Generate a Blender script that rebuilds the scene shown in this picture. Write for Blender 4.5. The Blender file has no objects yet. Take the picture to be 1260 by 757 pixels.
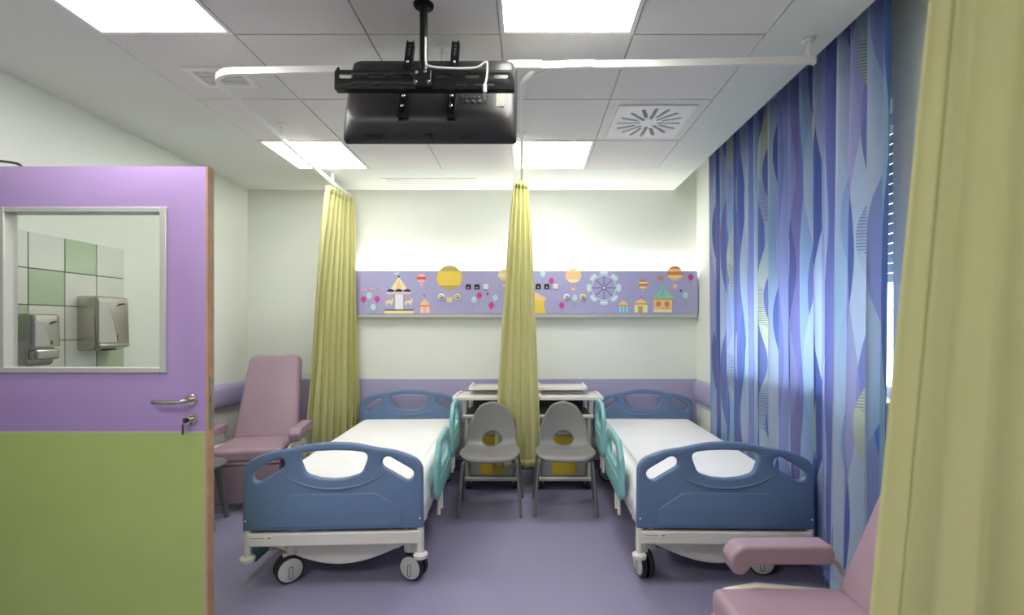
import bpy, bmesh, math, random
from mathutils import Matrix, Vector

SC = bpy.context.scene
COL = SC.collection
PI = math.pi
random.seed(7)

# ------------------------------------------------------------------ camera, world, exposure
EYE = 1.38                       # eye height; x right, y into the room, z up
cam_d = bpy.data.cameras.new('camera')
cam = bpy.data.objects.new('camera', cam_d)
COL.objects.link(cam)
cam.location = (0, 0, EYE)
cam.rotation_euler = (PI / 2, 0, 0)
cam_d.sensor_width = 36.0
cam_d.lens = 575.0 / 1260 * 36
cam_d.shift_x = -21.0 / 1260
cam_d.shift_y = 23.5 / 1260
cam_d.clip_start = 0.05
cam_d.dof.use_dof = True
cam_d.dof.focus_distance = 3.4
cam_d.dof.aperture_fstop = 2.2
SC.camera = cam

world = bpy.data.worlds.new('world')
SC.world = world
world.use_nodes = True
wb = world.node_tree.nodes['Background']
wb.inputs[0].default_value = (0.86, 0.93, 1.0, 1)
wb.inputs[1].default_value = 4.2

SC.view_settings.view_transform = 'Standard'
SC.view_settings.look = 'None'
SC.view_settings.gamma = 1.0
SC.view_settings.use_curve_mapping = False
SC.view_settings.exposure = 1.05
PANEL_LIGHT = 9.0                # ceiling panels
WALL_LIGHT = 24.0                # LED strip on the head panel

# ------------------------------------------------------------------ materials
def lin(c):
    return tuple(((v / 255) / 12.92 if v / 255 <= 0.04045 else ((v / 255 + 0.055) / 1.055) ** 2.4) for v in c)

MATS = {}
def mat(name, rgb, rough=0.5, metal=0.0, noise=0.0, nscale=30.0, bump=0.0, bscale=200.0, spec=0.5, coat=0.0):
    m = bpy.data.materials.new(name)
    m.use_nodes = True
    nt = m.node_tree
    b = nt.nodes['Principled BSDF']
    c = lin(rgb)
    b.inputs['Base Color'].default_value = (*c, 1)
    b.inputs['Roughness'].default_value = rough
    b.inputs['Metallic'].default_value = metal
    b.inputs['Specular IOR Level'].default_value = spec
    b.inputs['Coat Weight'].default_value = coat
    if noise or bump:
        tc = nt.nodes.new('ShaderNodeTexCoord')
    if noise:
        n = nt.nodes.new('ShaderNodeTexNoise')
        n.inputs['Scale'].default_value = nscale
        n.inputs['Detail'].default_value = 4
        nt.links.new(tc.outputs['Object'], n.inputs['Vector'])
        r = nt.nodes.new('ShaderNodeValToRGB')
        r.color_ramp.elements[0].position = 0.3
        r.color_ramp.elements[1].position = 0.7
        r.color_ramp.elements[0].color = (*[v * (1 - noise) for v in c], 1)
        r.color_ramp.elements[1].color = (*[min(1, v * (1 + noise)) for v in c], 1)
        nt.links.new(n.outputs['Fac'], r.inputs[0])
        nt.links.new(r.outputs[0], b.inputs['Base Color'])
    if bump:
        n2 = nt.nodes.new('ShaderNodeTexNoise')
        n2.inputs['Scale'].default_value = bscale
        n2.inputs['Detail'].default_value = 3
        nt.links.new(tc.outputs['Object'], n2.inputs['Vector'])
        bp = nt.nodes.new('ShaderNodeBump')
        bp.inputs['Strength'].default_value = bump
        bp.inputs['Distance'].default_value = 0.004
        nt.links.new(n2.outputs['Fac'], bp.inputs['Height'])
        nt.links.new(bp.outputs[0], b.inputs['Normal'])
    MATS[name] = m
    return m

def emit(name, rgb, strength):
    m = bpy.data.materials.new(name)
    m.use_nodes = True
    nt = m.node_tree
    nt.nodes.clear()
    e = nt.nodes.new('ShaderNodeEmission')
    e.inputs[0].default_value = (*rgb, 1)
    e.inputs[1].default_value = strength
    o = nt.nodes.new('ShaderNodeOutputMaterial')
    nt.links.new(e.outputs[0], o.inputs[0])
    MATS[name] = m
    return m

mat('wall_paint', (230, 234, 224), 0.6, noise=0.012, nscale=3, bump=0.05, bscale=300)
mat('ceiling_paint', (224, 227, 218), 0.7, noise=0.01, nscale=4)
mat('ceiling_tile', (228, 225, 219), 0.8, noise=0.02, nscale=60, bump=0.15, bscale=400)
mat('ceiling_grid', (196, 194, 194), 0.6)
mat('floor_vinyl', (142, 137, 166), 0.34, noise=0.035, nscale=90, bump=0.03, bscale=260)
mat('cove', (140, 134, 176), 0.4)
mat('band_purple', (176, 170, 202), 0.45, noise=0.02, nscale=20)
mat('bumper_purple', (166, 160, 194), 0.4, bump=0.06, bscale=500)
mat('door_purple', (176, 148, 200), 0.36, noise=0.02, nscale=5, bump=0.03, bscale=400)
mat('door_green', (172, 190, 112), 0.36, noise=0.03, nscale=5, bump=0.03, bscale=400)
mat('door_line', (205, 196, 180), 0.4)
mat('beech_edge', (190, 148, 112), 0.5, noise=0.12, nscale=14)
mat('alu', (196, 197, 190), 0.4, metal=0.25)
mat('steel', (190, 186, 178), 0.27, metal=1.0, noise=0.04, nscale=60)
mat('dark_steel', (96, 92, 86), 0.35, metal=0.9)
mat('chrome', (205, 205, 205), 0.14, metal=1.0)
mat('tile_white', (218, 220, 210), 0.16, noise=0.015, nscale=10)
mat('tile_green', (180, 198, 166), 0.16, noise=0.03, nscale=10)
mat('grout', (92, 90, 82), 0.8)
mat('bed_blue', (98, 122, 158), 0.36, noise=0.02, nscale=12, bump=0.05, bscale=700)
mat('rail_teal', (128, 186, 184), 0.3, noise=0.02, nscale=12)
mat('bed_white', (222, 218, 210), 0.4, noise=0.015, nscale=12)
mat('bumper_white', (214, 210, 202), 0.5)
mat('linen', (240, 239, 237), 0.8, noise=0.012, nscale=8, bump=0.25, bscale=14)
mat('rubber', (34, 34, 36), 0.6)
mat('hub_grey', (196, 194, 192), 0.45)
mat('dark_metal', (44, 44, 48), 0.45, metal=0.4)
mat('seat_grey', (122, 120, 118), 0.42, bump=0.05, bscale=900)
mat('leg_grey', (140, 138, 134), 0.36, metal=0.5)
mat('stool_grey', (104, 106, 106), 0.5)
mat('vinyl_mauve', (164, 138, 152), 0.42, noise=0.03, nscale=8, bump=0.12, bscale=260)
mat('seam_mauve', (140, 112, 128), 0.5)
mat('frame_cream', (226, 221, 206), 0.45)
mat('cabinet_grey', (176, 175, 174), 0.45)
mat('cabinet_white', (226, 222, 216), 0.4)
mat('cabinet_dark', (66, 64, 62), 0.5)
mat('cabinet_yellow', (212, 180, 48), 0.42)
mat('rail_white', (232, 230, 224), 0.35)
mat('tv_black', (44, 42, 42), 0.38, bump=0.05, bscale=800)
mat('tv_dark', (18, 18, 20), 0.55)
mat('mount_black', (20, 20, 21), 0.36, metal=0.3)
mat('sticker', (150, 144, 128), 0.6)
mat('white_plastic', (236, 235, 230), 0.4)
mat('panel_lilac', (172, 169, 208), 0.4, noise=0.012, nscale=6)
mat('ink_navy', (44, 46, 84), 0.5)
mat('ink_yellow', (238, 208, 84), 0.5)
mat('ink_olive', (190, 176, 104), 0.5)
mat('ink_cream', (244, 232, 176), 0.5)
mat('ink_peach', (242, 208, 150), 0.5)
mat('ink_pink', (244, 186, 192), 0.5)
mat('ink_magenta', (206, 74, 146), 0.5)
mat('ink_mint', (188, 224, 222), 0.5)
mat('ink_green', (158, 208, 168), 0.5)
mat('ink_aqua', (120, 198, 212), 0.5)
mat('ink_orange', (222, 138, 74), 0.5)
mat('ink_red', (216, 92, 82), 0.5)
mat('ink_white', (236, 236, 240), 0.5)
mat('ink_brown', (92, 60, 60), 0.5)
mat('ink_lilac_dark', (128, 120, 178), 0.5)
mat('black_plastic', (26, 28, 26), 0.4)
mat('shutter', (196, 198, 200), 0.5)
mat('window_white', (236, 236, 234), 0.35)
emit('panel_glow', (1.0, 0.99, 0.96), PANEL_LIGHT)
emit('strip_glow', (1.0, 0.985, 0.94), WALL_LIGHT)

def glass_mat(name, tint, gloss):
    m = bpy.data.materials.new(name); m.use_nodes = True
    nt = m.node_tree; nt.nodes.clear()
    t = nt.nodes.new('ShaderNodeBsdfTransparent'); t.inputs[0].default_value = (*tint, 1)
    g = nt.nodes.new('ShaderNodeBsdfGlossy'); g.inputs['Roughness'].default_value = 0.03
    f = nt.nodes.new('ShaderNodeLayerWeight'); f.inputs[0].default_value = 0.5
    pw = nt.nodes.new('ShaderNodeMath'); pw.operation = 'POWER'; pw.inputs[1].default_value = 4.0
    ad = nt.nodes.new('ShaderNodeMath'); ad.operation = 'MULTIPLY_ADD'; ad.inputs[1].default_value = 0.8; ad.inputs[2].default_value = 0.025
    nt.links.new(f.outputs['Facing'], pw.inputs[0]); nt.links.new(pw.outputs[0], ad.inputs[0])
    mu = nt.nodes.new('ShaderNodeMath'); mu.operation = 'MULTIPLY'; mu.inputs[1].default_value = gloss
    mx = nt.nodes.new('ShaderNodeMixShader'); o = nt.nodes.new('ShaderNodeOutputMaterial')
    nt.links.new(ad.outputs[0], mu.inputs[0]); nt.links.new(mu.outputs[0], mx.inputs[0])
    nt.links.new(t.outputs[0], mx.inputs[1]); nt.links.new(g.outputs[0], mx.inputs[2]); nt.links.new(mx.outputs[0], o.inputs[0])
    MATS[name] = m
glass_mat('door_glass', (0.93, 0.95, 0.92), 1.0)
glass_mat('window_glass', (0.92, 0.96, 0.97), 1.0)

def cloth_shader(m, colour_socket, translucency):
    """diffuse + translucent cloth from a colour socket"""
    nt = m.node_tree
    d = nt.nodes.new('ShaderNodeBsdfDiffuse'); t = nt.nodes.new('ShaderNodeBsdfTranslucent')
    mx = nt.nodes.new('ShaderNodeMixShader'); mx.inputs[0].default_value = translucency
    o = nt.nodes.new('ShaderNodeOutputMaterial')
    nt.links.new(colour_socket, d.inputs[0]); nt.links.new(colour_socket, t.inputs[0])
    nt.links.new(d.outputs[0], mx.inputs[1]); nt.links.new(t.outputs[0], mx.inputs[2])
    nt.links.new(mx.outputs[0], o.inputs[0])
    # fine weave
    tc = nt.nodes.new('ShaderNodeTexCoord'); w = nt.nodes.new('ShaderNodeTexNoise')
    mp = nt.nodes.new('ShaderNodeMapping'); mp.inputs['Scale'].default_value = (120, 420, 1)
    nt.links.new(tc.outputs['UV'], mp.inputs[0]); nt.links.new(mp.outputs[0], w.inputs['Vector']); w.inputs['Scale'].default_value = 1
    bp = nt.nodes.new('ShaderNodeBump'); bp.inputs['Strength'].default_value = 0.12; bp.inputs['Distance'].default_value = 0.003
    nt.links.new(w.outputs['Fac'], bp.inputs['Height']); nt.links.new(bp.outputs[0], d.inputs['Normal'])

def yellow_cloth():
    m = bpy.data.materials.new('curtain_yellow'); m.use_nodes = True; nt = m.node_tree; nt.nodes.clear()
    tc = nt.nodes.new('ShaderNodeTexCoord'); n = nt.nodes.new('ShaderNodeTexNoise')
    n.inputs['Scale'].default_value = 5
    nt.links.new(tc.outputs['UV'], n.inputs['Vector'])
    r = nt.nodes.new('ShaderNodeValToRGB')
    r.color_ramp.elements[0].color = (*lin((218, 216, 156)), 1); r.color_ramp.elements[1].color = (*lin((226, 223, 168)), 1)
    nt.links.new(n.outputs['Fac'], r.inputs[0])
    cloth_shader(m, r.outputs[0], 0.3)
    MATS['curtain_yellow'] = m
yellow_cloth()

def window_cloth():
    m = bpy.data.materials.new('curtain_blue'); m.use_nodes = True; nt = m.node_tree; nt.nodes.clear()
    L = nt.links
    def M(op, a, b=None, c=None):
        n = nt.nodes.new('ShaderNodeMath'); n.operation = op
        for i, v in enumerate((a, b, c)):
            if v is None: continue
            if isinstance(v, (int, float)): n.inputs[i].default_value = v
            else: L.new(v, n.inputs[i])
        return n.outputs[0]
    tc = nt.nodes.new('ShaderNodeTexCoord'); sp = nt.nodes.new('ShaderNodeSeparateXYZ'); L.new(tc.outputs['UV'], sp.inputs[0])
    u, v = sp.outputs[0], sp.outputs[1]
    def wavy(freq, amp, k, ph):
        """cloth coordinate bent sideways by a sine over the height"""
        s = M('SINE', M('ADD', M('MULTIPLY', v, k), M('ADD', M('MULTIPLY', u, 2.1), ph)))
        return M('MULTIPLY', M('ADD', u, M('MULTIPLY', s, amp)), freq)
    def ramp(sock, stops, interp='CONSTANT'):
        r = nt.nodes.new('ShaderNodeValToRGB'); r.color_ramp.interpolation = interp
        el = r.color_ramp.elements
        while len(el) < len(stops): el.new(0.5)
        for e, (p, c) in zip(el, stops): e.position = p; e.color = (*lin(c), 1)
        L.new(sock, r.inputs[0]); return r.outputs[0]
    def mix(f, a, b):
        n = nt.nodes.new('ShaderNodeMix'); n.data_type = 'RGBA'
        L.new(f, n.inputs[0]) if not isinstance(f, (int, float)) else None
        if isinstance(f, (int, float)): n.inputs[0].default_value = f
        L.new(a, n.inputs[6]); L.new(b, n.inputs[7]); return n.outputs[2]
    base = ramp(M('FRACT', wavy(1.05, 0.030, 5.2, 0.0)), [(0.0, (116, 128, 184)), (0.13, (156, 184, 222)), (0.22, (124, 130, 188)), (0.34, (100, 120, 182)),
        (0.42, (188, 206, 228)), (0.50, (130, 140, 194)), (0.62, (152, 162, 212)), (0.72, (102, 132, 198)), (0.80, (156, 190, 218)), (0.90, (118, 124, 184))])
    # pale blue leaf shapes: where two opposite waves leave a gap
    wa = M('FRACT', wavy(2.3, 0.032, 6.0, 1.3)); pale = M('LESS_THAN', wa, 0.28)
    wp = ramp(M('FRACT', M('ADD', M('MULTIPLY', v, 0.5), M('MULTIPLY', u, 0.7))), [(0.0, (208, 220, 232)), (0.5, (162, 192, 214)), (1.0, (208, 220, 232))], 'LINEAR')
    col = mix(M('MULTIPLY', pale, 0.8), base, wp)
    # lavender ribbons
    wl = M('FRACT', wavy(1.45, 0.034, 4.6, 3.9)); lav = M('LESS_THAN', wl, 0.14)
    lc = ramp(v, [(0.0, (158, 152, 206)), (1.0, (164, 158, 210))], 'LINEAR')
    col = mix(M('MULTIPLY', lav, 0.7), col, lc)
    # yellow-green ribbons with fine cross lines
    wy = M('FRACT', M('ADD', wavy(0.86, 0.044, 7.6, 5.0), 0.31)); yel = M('LESS_THAN', wy, 0.062)
    yc = ramp(M('FRACT', M('ADD', M('MULTIPLY', v, 0.75), u)), [(0.0, (206, 214, 178)), (0.35, (186, 206, 212)), (0.6, (170, 186, 212)), (1.0, (208, 216, 172))], 'LINEAR')
    col = mix(yel, col, yc)
    lines = M('MULTIPLY', M('LESS_THAN', M('FRACT', M('MULTIPLY', v, 70)), 0.4), M('MULTIPLY', yel, M('GREATER_THAN', M('SINE', M('ADD', M('MULTIPLY', v, 9), M('MULTIPLY', u, 7))), 0.45)))
    dk = ramp(v, [(0.0, (112, 118, 172)), (1.0, (112, 118, 172))])
    col = mix(M('MULTIPLY', lines, 0.7), col, dk)
    # fine horizontal weave all over
    wv = M('MULTIPLY', M('LESS_THAN', M('FRACT', M('MULTIPLY', v, 95)), 0.35), 0.14)
    col = mix(wv, col, dk)
    cloth_shader(m, col, 0.32)
    MATS['curtain_blue'] = m
window_cloth()

# ------------------------------------------------------------------ mesh helpers
def finish(o, parent=None, label=None, cat=None, group=None, kind=None):
    COL.objects.link(o)
    if parent is not None: o.parent = parent
    if label: o['label'] = label
    if cat: o['category'] = cat
    if group: o['group'] = group
    if kind: o['kind'] = kind
    return o

def thing(name, label, cat, loc=(0, 0, 0), rz=0.0, group=None, kind=None):
    o = bpy.data.objects.new(name, None)
    o.empty_display_size = 0.1
    o.location = loc
    o.rotation_euler = (0, 0, rz)
    return finish(o, None, label, cat, group, kind)

class MB:
    def __init__(self): self.v = []; self.f = []; self.fm = []; self.mats = []
    def mi(self, m):
        if m not in self.mats: self.mats.append(m)
        return self.mats.index(m)
    def add(self, vs, fs, m, T=None):
        o = len(self.v)
        self.v += [tuple(T @ Vector(p)) if T is not None else tuple(p) for p in vs]
        k = self.mi(m)
        for f in fs: self.f.append([i + o for i in f]); self.fm.append(k)
        return self
    def box(self, x0, x1, y0, y1, z0, z1, m, T=None):
        vs = [(x, y, z) for z in (z0, z1) for y in (y0, y1) for x in (x0, x1)]
        fs = [(0, 2, 3, 1), (4, 5, 7, 6), (0, 1, 5, 4), (2, 6, 7, 3), (0, 4, 6, 2), (1, 3, 7, 5)]
        return self.add(vs, fs, m, T)
    def tube(self, path, r, m, n=10, T=None):
        P = [Vector(p) for p in path]
        rs = r if isinstance(r, (list, tuple)) else [r] * len(P)
        vs = []; fs = []
        t0 = (P[1] - P[0]).normalized()
        nrm = t0.orthogonal().normalized()
        for i, p in enumerate(P):
            if i == 0: t = t0
            elif i == len(P) - 1: t = (P[-1] - P[-2]).normalized()
            else: t = ((P[i] - P[i - 1]).normalized() + (P[i + 1] - P[i]).normalized()).normalized()
            nrm = (nrm - t * nrm.dot(t)).normalized()
            b = t.cross(nrm)
            for k in range(n):
                a = 2 * PI * k / n
                vs.append(p + (nrm * math.cos(a) + b * math.sin(a)) * rs[i])
        for i in range(len(P) - 1):
            for k in range(n):
                k2 = (k + 1) % n
                fs.append((i * n + k, i * n + k2, (i + 1) * n + k2, (i + 1) * n + k))
        fs.append(tuple(range(n))[::-1]); fs.append(tuple(range((len(P) - 1) * n, len(P) * n)))
        return self.add(vs, fs, m, T)
    def sweep(self, path, prof, m, closed_prof=True):
        """profile (side, up) carried along a mostly level path"""
        P = [Vector(p) for p in path]; vs = []; fs = []; n = len(prof)
        for i, p in enumerate(P):
            if i == 0: t = P[1] - P[0]
            elif i == len(P) - 1: t = P[-1] - P[-2]
            else: t = (P[i] - P[i - 1]).normalized() + (P[i + 1] - P[i]).normalized()
            t.z = 0; t.normalize()
            s = Vector((t.y, -t.x, 0))
            for a, b in prof: vs.append(p + s * a + Vector((0, 0, b)))
        for i in range(len(P) - 1):
            for k in range(n):
                k2 = (k + 1) % n
                fs.append((i * n + k, (i + 1) * n + k, (i + 1) * n + k2, i * n + k2))
        fs.append(tuple(range(n))); fs.append(tuple(range((len(P) - 1) * n, len(P) * n))[::-1])
        return self.add(vs, fs, m)
    def lathe(self, prof, m, n=20, T=None):
        """(radius, height) profile turned round local z"""
        vs = []; fs = []
        for r, h in prof:
            for k in range(n):
                a = 2 * PI * k / n
                vs.append((r * math.cos(a), r * math.sin(a), h))
        for i in range(len(prof) - 1):
            for k in range(n):
                k2 = (k + 1) % n
                fs.append((i * n + k, i * n + k2, (i + 1) * n + k2, (i + 1) * n + k))
        fs.append(tuple(range(n))[::-1]); fs.append(tuple(range((len(prof) - 1) * n, len(prof) * n)))
        return self.add(vs, fs, m, T)
    def prism(self, pts, d0, d1, m, T=None):
        """outline in local x,z pulled from y=d0 to y=d1"""
        n = len(pts)
        vs = [(a, d0, b) for a, b in pts] + [(a, d1, b) for a, b in pts]
        fs = [tuple(range(n)), tuple(range(n, 2 * n))[::-1]] + [(i, i + n, (i + 1) % n + n, (i + 1) % n) for i in range(n)]
        return self.add(vs, fs, m, T)
    def loft(self, rings, m, T=None, cap=True):
        n = len(rings[0]); vs = [p for r in rings for p in r]; fs = []
        for i in range(len(rings) - 1):
            for k in range(n):
                k2 = (k + 1) % n
                fs.append((i * n + k, i * n + k2, (i + 1) * n + k2, (i + 1) * n + k))
        if cap: fs.append(tuple(range(n))[::-1]); fs.append(tuple(range((len(rings) - 1) * n, len(rings) * n)))
        return self.add(vs, fs, m, T)
    def build(self, name, parent=None, bevel=0.0, seg=2, smooth=None, label=None, cat=None, group=None, kind=None, fix=True):
        me = bpy.data.meshes.new(name)
        me.from_pydata(self.v, [], self.f)
        for m in self.mats: me.materials.append(MATS[m])
        me.polygons.foreach_set('material_index', self.fm)
        if fix:
            bm = bmesh.new(); bm.from_mesh(me); bmesh.ops.recalc_face_normals(bm, faces=bm.faces); bm.to_mesh(me); bm.free()
        if smooth:
            for p in me.polygons: p.use_smooth = True
            me.set_sharp_from_angle(angle=math.radians(smooth))
        me.update()
        o = bpy.data.objects.new(name, me)
        finish(o, parent, label, cat, group, kind)
        if bevel:
            b = o.modifiers.new('bevel', 'BEVEL'); b.width = bevel; b.segments = seg; b.limit_method = 'ANGLE'; b.angle_limit = math.radians(40)
            for p in me.polygons: p.use_smooth = True
            me.set_sharp_from_angle(angle=math.radians(60 if seg > 1 else 30))
            if seg > 1: b.harden_normals = False
        return o

def bx(name, x0, x1, y0, y1, z0, z1, m, parent=None, bevel=0.0, seg=2, **k):
    return MB().box(x0, x1, y0, y1, z0, z1, m).build(name, parent, bevel, seg, **k)

def round_poly(pts, r, n=6):
    """closed polygon with rounded corners; r a number or one per corner"""
    out = []; N = len(pts)
    for i in range(N):
        p = Vector(pts[i]); a = Vector(pts[i - 1]); b = Vector(pts[(i + 1) % N])
        ri = r[i] if isinstance(r, (list, tuple)) else r
        u = (a - p); w = (b - p)
        ang = u.angle(w)
        if ri <= 1e-6 or ang > 3.10: out.append(tuple(p)); continue
        d = min(ri / math.tan(ang / 2), u.length * 0.48, w.length * 0.48)
        s = p + u.normalized() * d; e = p + w.normalized() * d
        for k in range(n + 1):
            t = k / n
            out.append(tuple(s * (1 - t) ** 2 + p * 2 * t * (1 - t) + e * t * t))
    return out

def catmull(pts, n=8, closed=False):
    P = [Vector(p) for p in pts]; out = []; N = len(P)
    for i in range(N if closed else N - 1):
        p1, p2 = P[i], P[(i + 1) % N]
        p0 = P[i - 1] if (closed or i > 0) else p1 * 2 - p2
        p3 = P[(i + 2) % N] if (closed or i + 2 < N) else p2 * 2 - p1
        for k in range(n):
            t = k / n
            out.append(0.5 * ((2 * p1) + (p2 - p0) * t + (2 * p0 - 5 * p1 + 4 * p2 - p3) * t * t + (3 * p1 - p0 - 3 * p2 + p3) * t ** 3))
    if not closed: out.append(P[-1])
    return [tuple(p) for p in out]

def capsule(cx, cz, dx, dz, r, n=8):
    """rounded slot between two end points, given centre and half vector"""
    a = math.atan2(dz, dx); out = []
    for s, base in ((1, a - PI / 2), (-1, a + PI / 2)):
        for k in range(n + 1):
            t = base + PI * k / n
            out.append((cx + s * dx + r * math.cos(t), cz + s * dz + r * math.sin(t)))
    return out

def ellipse(cx, cz, rx, rz, n=28):
    return [(cx + rx * math.cos(2 * PI * k / n), cz + rz * math.sin(2 * PI * k / n)) for k in range(n)]

PLATE = {}
def plate(name, outer, holes, thick, bev, m, parent=None, T=None, key=None, smooth=35, **k):
    """flat shape with holes in local x,z, thickness centred on y=0, rounded rim"""
    if key and key in PLATE:
        me = PLATE[key]
    else:
        cu = bpy.data.curves.new(name, 'CURVE'); cu.dimensions = '2D'; cu.fill_mode = 'BOTH'
        cu.extrude = max(thick / 2 - bev, 0.0001); cu.bevel_depth = bev; cu.bevel_resolution = 2; cu.offset = -bev
        for pts in [outer] + holes:
            s = cu.splines.new('POLY'); s.points.add(len(pts) - 1)
            for q, p in zip(s.points, pts): q.co = (p[0], p[1], 0, 1)
            s.use_cyclic_u = True
        tmp = bpy.data.objects.new('outline_source', cu); COL.objects.link(tmp)
        dg = bpy.context.evaluated_depsgraph_get()
        me = bpy.data.meshes.new_from_object(tmp.evaluated_get(dg))
        bpy.data.objects.remove(tmp); bpy.data.curves.remove(cu)
        bm = bmesh.new(); bm.from_mesh(me); bmesh.ops.remove_doubles(bm, verts=bm.verts, dist=1e-5); bmesh.ops.recalc_face_normals(bm, faces=bm.faces)
        bm.to_mesh(me); bm.free()
        me.transform(Matrix.Rotation(PI / 2, 4, 'X'))
        if T is not None: me.transform(T)
        me.materials.clear(); me.materials.append(MATS[m])
        for p in me.polygons: p.use_smooth = True
        me.set_sharp_from_angle(angle=math.radians(smooth))
        me.name = name
        if key: PLATE[key] = me
    o = bpy.data.objects.new(name, me)
    return finish(o, parent, **k)

def Tr(x, y, z, rx=0, ry=0, rz=0):
    return Matrix.Translation((x, y, z)) @ Matrix.Rotation(rz, 4, 'Z') @ Matrix.Rotation(ry, 4, 'Y') @ Matrix.Rotation(rx, 4, 'X')

# ------------------------------------------------------------------ room shell
XL, XR, YB, YF, ZC = -2.72, 1.62, 4.518, -1.60, 2.70
XP = 1.40                                   # edge of the suspended ceiling; curtain pocket behind it
ST = 'structure'
bx('floor', -4.4, 2.0, YF - 0.1, YB + 0.1, -0.1, 0, 'floor_vinyl', kind=ST)
wb_ = bx('wall_back', XL - 0.1, XR + 0.25, YB, YB + 0.1, 0, 3.0, 'wall_paint', kind=ST)
bx('wall_front', -4.4, XR + 0.25, YF - 0.1, YF, 0, 3.0, 'wall_paint', kind=ST)
bx('trim_1', XL, XR, YB - 0.012, YB, 0.45, 0.875, 'band_purple', kind=ST, bevel=0.004)
bx('baseboard_back', XL, XR, YB - 0.014, YB, 0, 0.10, 'cove', kind=ST, bevel=0.004)
# left wall with the doorway that the open door belongs to
DY0, DY1, DZ = 0.86, 2.12, 2.12
wl = MB()
wl.box(XL - 0.1, XL, DY1, YB, 0, 3.0, 'wall_paint'); wl.box(XL - 0.1, XL, YF, DY0, 0, 3.0, 'wall_paint'); wl.box(XL - 0.1, XL, DY0, DY1, DZ, 3.0, 'wall_paint')
wall_left = wl.build('wall_left', kind=ST)
bx('baseboard_left', XL, XL + 0.014, 3.16, YB - 0.014, 0, 0.10, 'cove', kind=ST, bevel=0.004)
cor = MB(); cor.box(-4.4, -4.3, YF, 3.4, 0, 3.0, 'wall_paint'); cor.box(-4.3, XL - 0.1, 3.3, 3.4, 0, 3.0, 'wall_paint'); cor.box(-4.3, XL - 0.1, YF, 3.3, ZC, ZC + 0.1, 'ceiling_paint')
cor.build('wall_corridor', kind=ST)
fr = MB()
for y0, y1 in ((DY0 - 0.05, DY0), (DY1 + 0.045, DY1 + 0.095)): fr.box(XL - 0.11, XL + 0.02, y0, y1, 0, DZ + 0.05, 'alu')
fr.box(XL - 0.11, XL + 0.02, DY0, DY1 + 0.045, DZ, DZ + 0.05, 'alu')
fr.build('trim_2', kind=ST, bevel=0.004)
# right wall with the window opening
WY0, WY1, WZ0, WZ1 = 2.08, 3.72, 1.02, 2.40
wr = MB()
wr.box(XR, XR + 0.25, YF, WY0, 0, 3.0, 'wall_paint'); wr.box(XR, XR + 0.25, WY1, YB, 0, 3.0, 'wall_paint')
wr.box(XR, XR + 0.25, WY0, WY1, 0, WZ0, 'wall_paint'); wr.box(XR, XR + 0.25, WY0, WY1, WZ1, 3.0, 'wall_paint')
wr.build('wall_right', kind=ST)
bx('baseboard_right', XR - 0.014, XR, YF, YB - 0.014, 0, 0.10, 'cove', kind=ST, bevel=0.004)
w = thing('window_1', 'white framed window with half lowered shutter behind the blue curtain', None, (XR + 0.14, WY0, WZ0), kind=ST)
wd, wh = WY1 - WY0, WZ1 - WZ0
f = MB()
for y0, y1, z0, z1 in ((0, 0.06, 0, wh), (wd - 0.06, wd, 0, wh), (0.06, wd - 0.06, 0, 0.07), (0.06, wd - 0.06, wh - 0.06, wh), (wd / 2 - 0.04, wd / 2 + 0.04, 0.07, wh - 0.06)):
    f.box(-0.03, 0.03, y0, y1, z0, z1, 'window_white')
f.build('window_frame', w, bevel=0.006)
for y0, y1 in ((0.06, wd / 2 - 0.04), (wd / 2 + 0.04, wd - 0.06)): bx('pane', -0.005, 0.005, y0, y1, 0.07, wh - 0.06, 'window_glass', w)
bx('window_sill', -0.17, -0.03, 0.0, wd, -0.0, 0.02, 'window_white', w, bevel=0.005)
zz = wh; k = 0
while zz > 0.62:
    bx('shutter_slat', 0.06, 0.072, 0.005, wd - 0.005, zz - 0.0485, zz - 0.0015, 'shutter', w, bevel=0.004, seg=1); zz -= 0.05
# ceiling: plaster border, recessed grid plate, single tiles
GX = [-1.93 + 0.6 * i for i in range(6)]; GY = [3.91 - 0.6 * j for j in range(10)]
ce = MB()
ce.box(XL, GX[0], YF, YB, ZC, ZC + 0.06, 'ceiling_paint'); ce.box(GX[5], XP, YF, YB, ZC, ZC + 0.06, 'ceiling_paint')
ce.box(GX[0], GX[5], GY[0], YB, ZC, ZC + 0.06, 'ceiling_paint'); ce.box(GX[0], GX[5], YF, GY[9], ZC, ZC + 0.06, 'ceiling_paint')
ce.box(GX[0], GX[5], GY[9], GY[0], ZC + 0.007, ZC + 0.06, 'ceiling_grid')
ce.box(XP - 0.015, XP, YF, YB, ZC + 0.06, 2.95, 'ceiling_paint'); ce.box(XP - 0.015, XR, YF, YB, 2.95, 3.0, 'ceiling_paint')
ceiling = ce.build('ceiling', kind=ST)
tile_me = None
LIGHTS = {(0, 0): 'rear left ceiling light panel above the left yellow curtain', (3, 0): 'rear ceiling light panel above the middle curtain track end',
          (0, 3): 'large bright ceiling light panel in the upper left corner of the photo', (3, 3): 'large bright ceiling light panel at the top right of the television',
          (0, 6): 'added unseen ceiling panel behind the viewpoint, fill light on the door side', (1, 6): 'added unseen ceiling panel behind the viewpoint, fill light nearer the room middle'}  # these two panels are added out of view to brighten door and footboards
for i in range(5):
    for j in range(9):
        if (i, j) in LIGHTS: continue
        if tile_me is None:
            t0 = MB().box(-0.2955, 0.2955, -0.2955, 0.2955, 0, 0.0085, 'ceiling_tile').build('ceiling_tile', ceiling, bevel=0.0)
            tile_me = t0.data; t = t0
        else:
            t = bpy.data.objects.new('ceiling_tile', tile_me); finish(t, ceiling)
        t.location = (GX[i] + 0.3, GY[j] - 0.3, ZC - 0.001)
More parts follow.
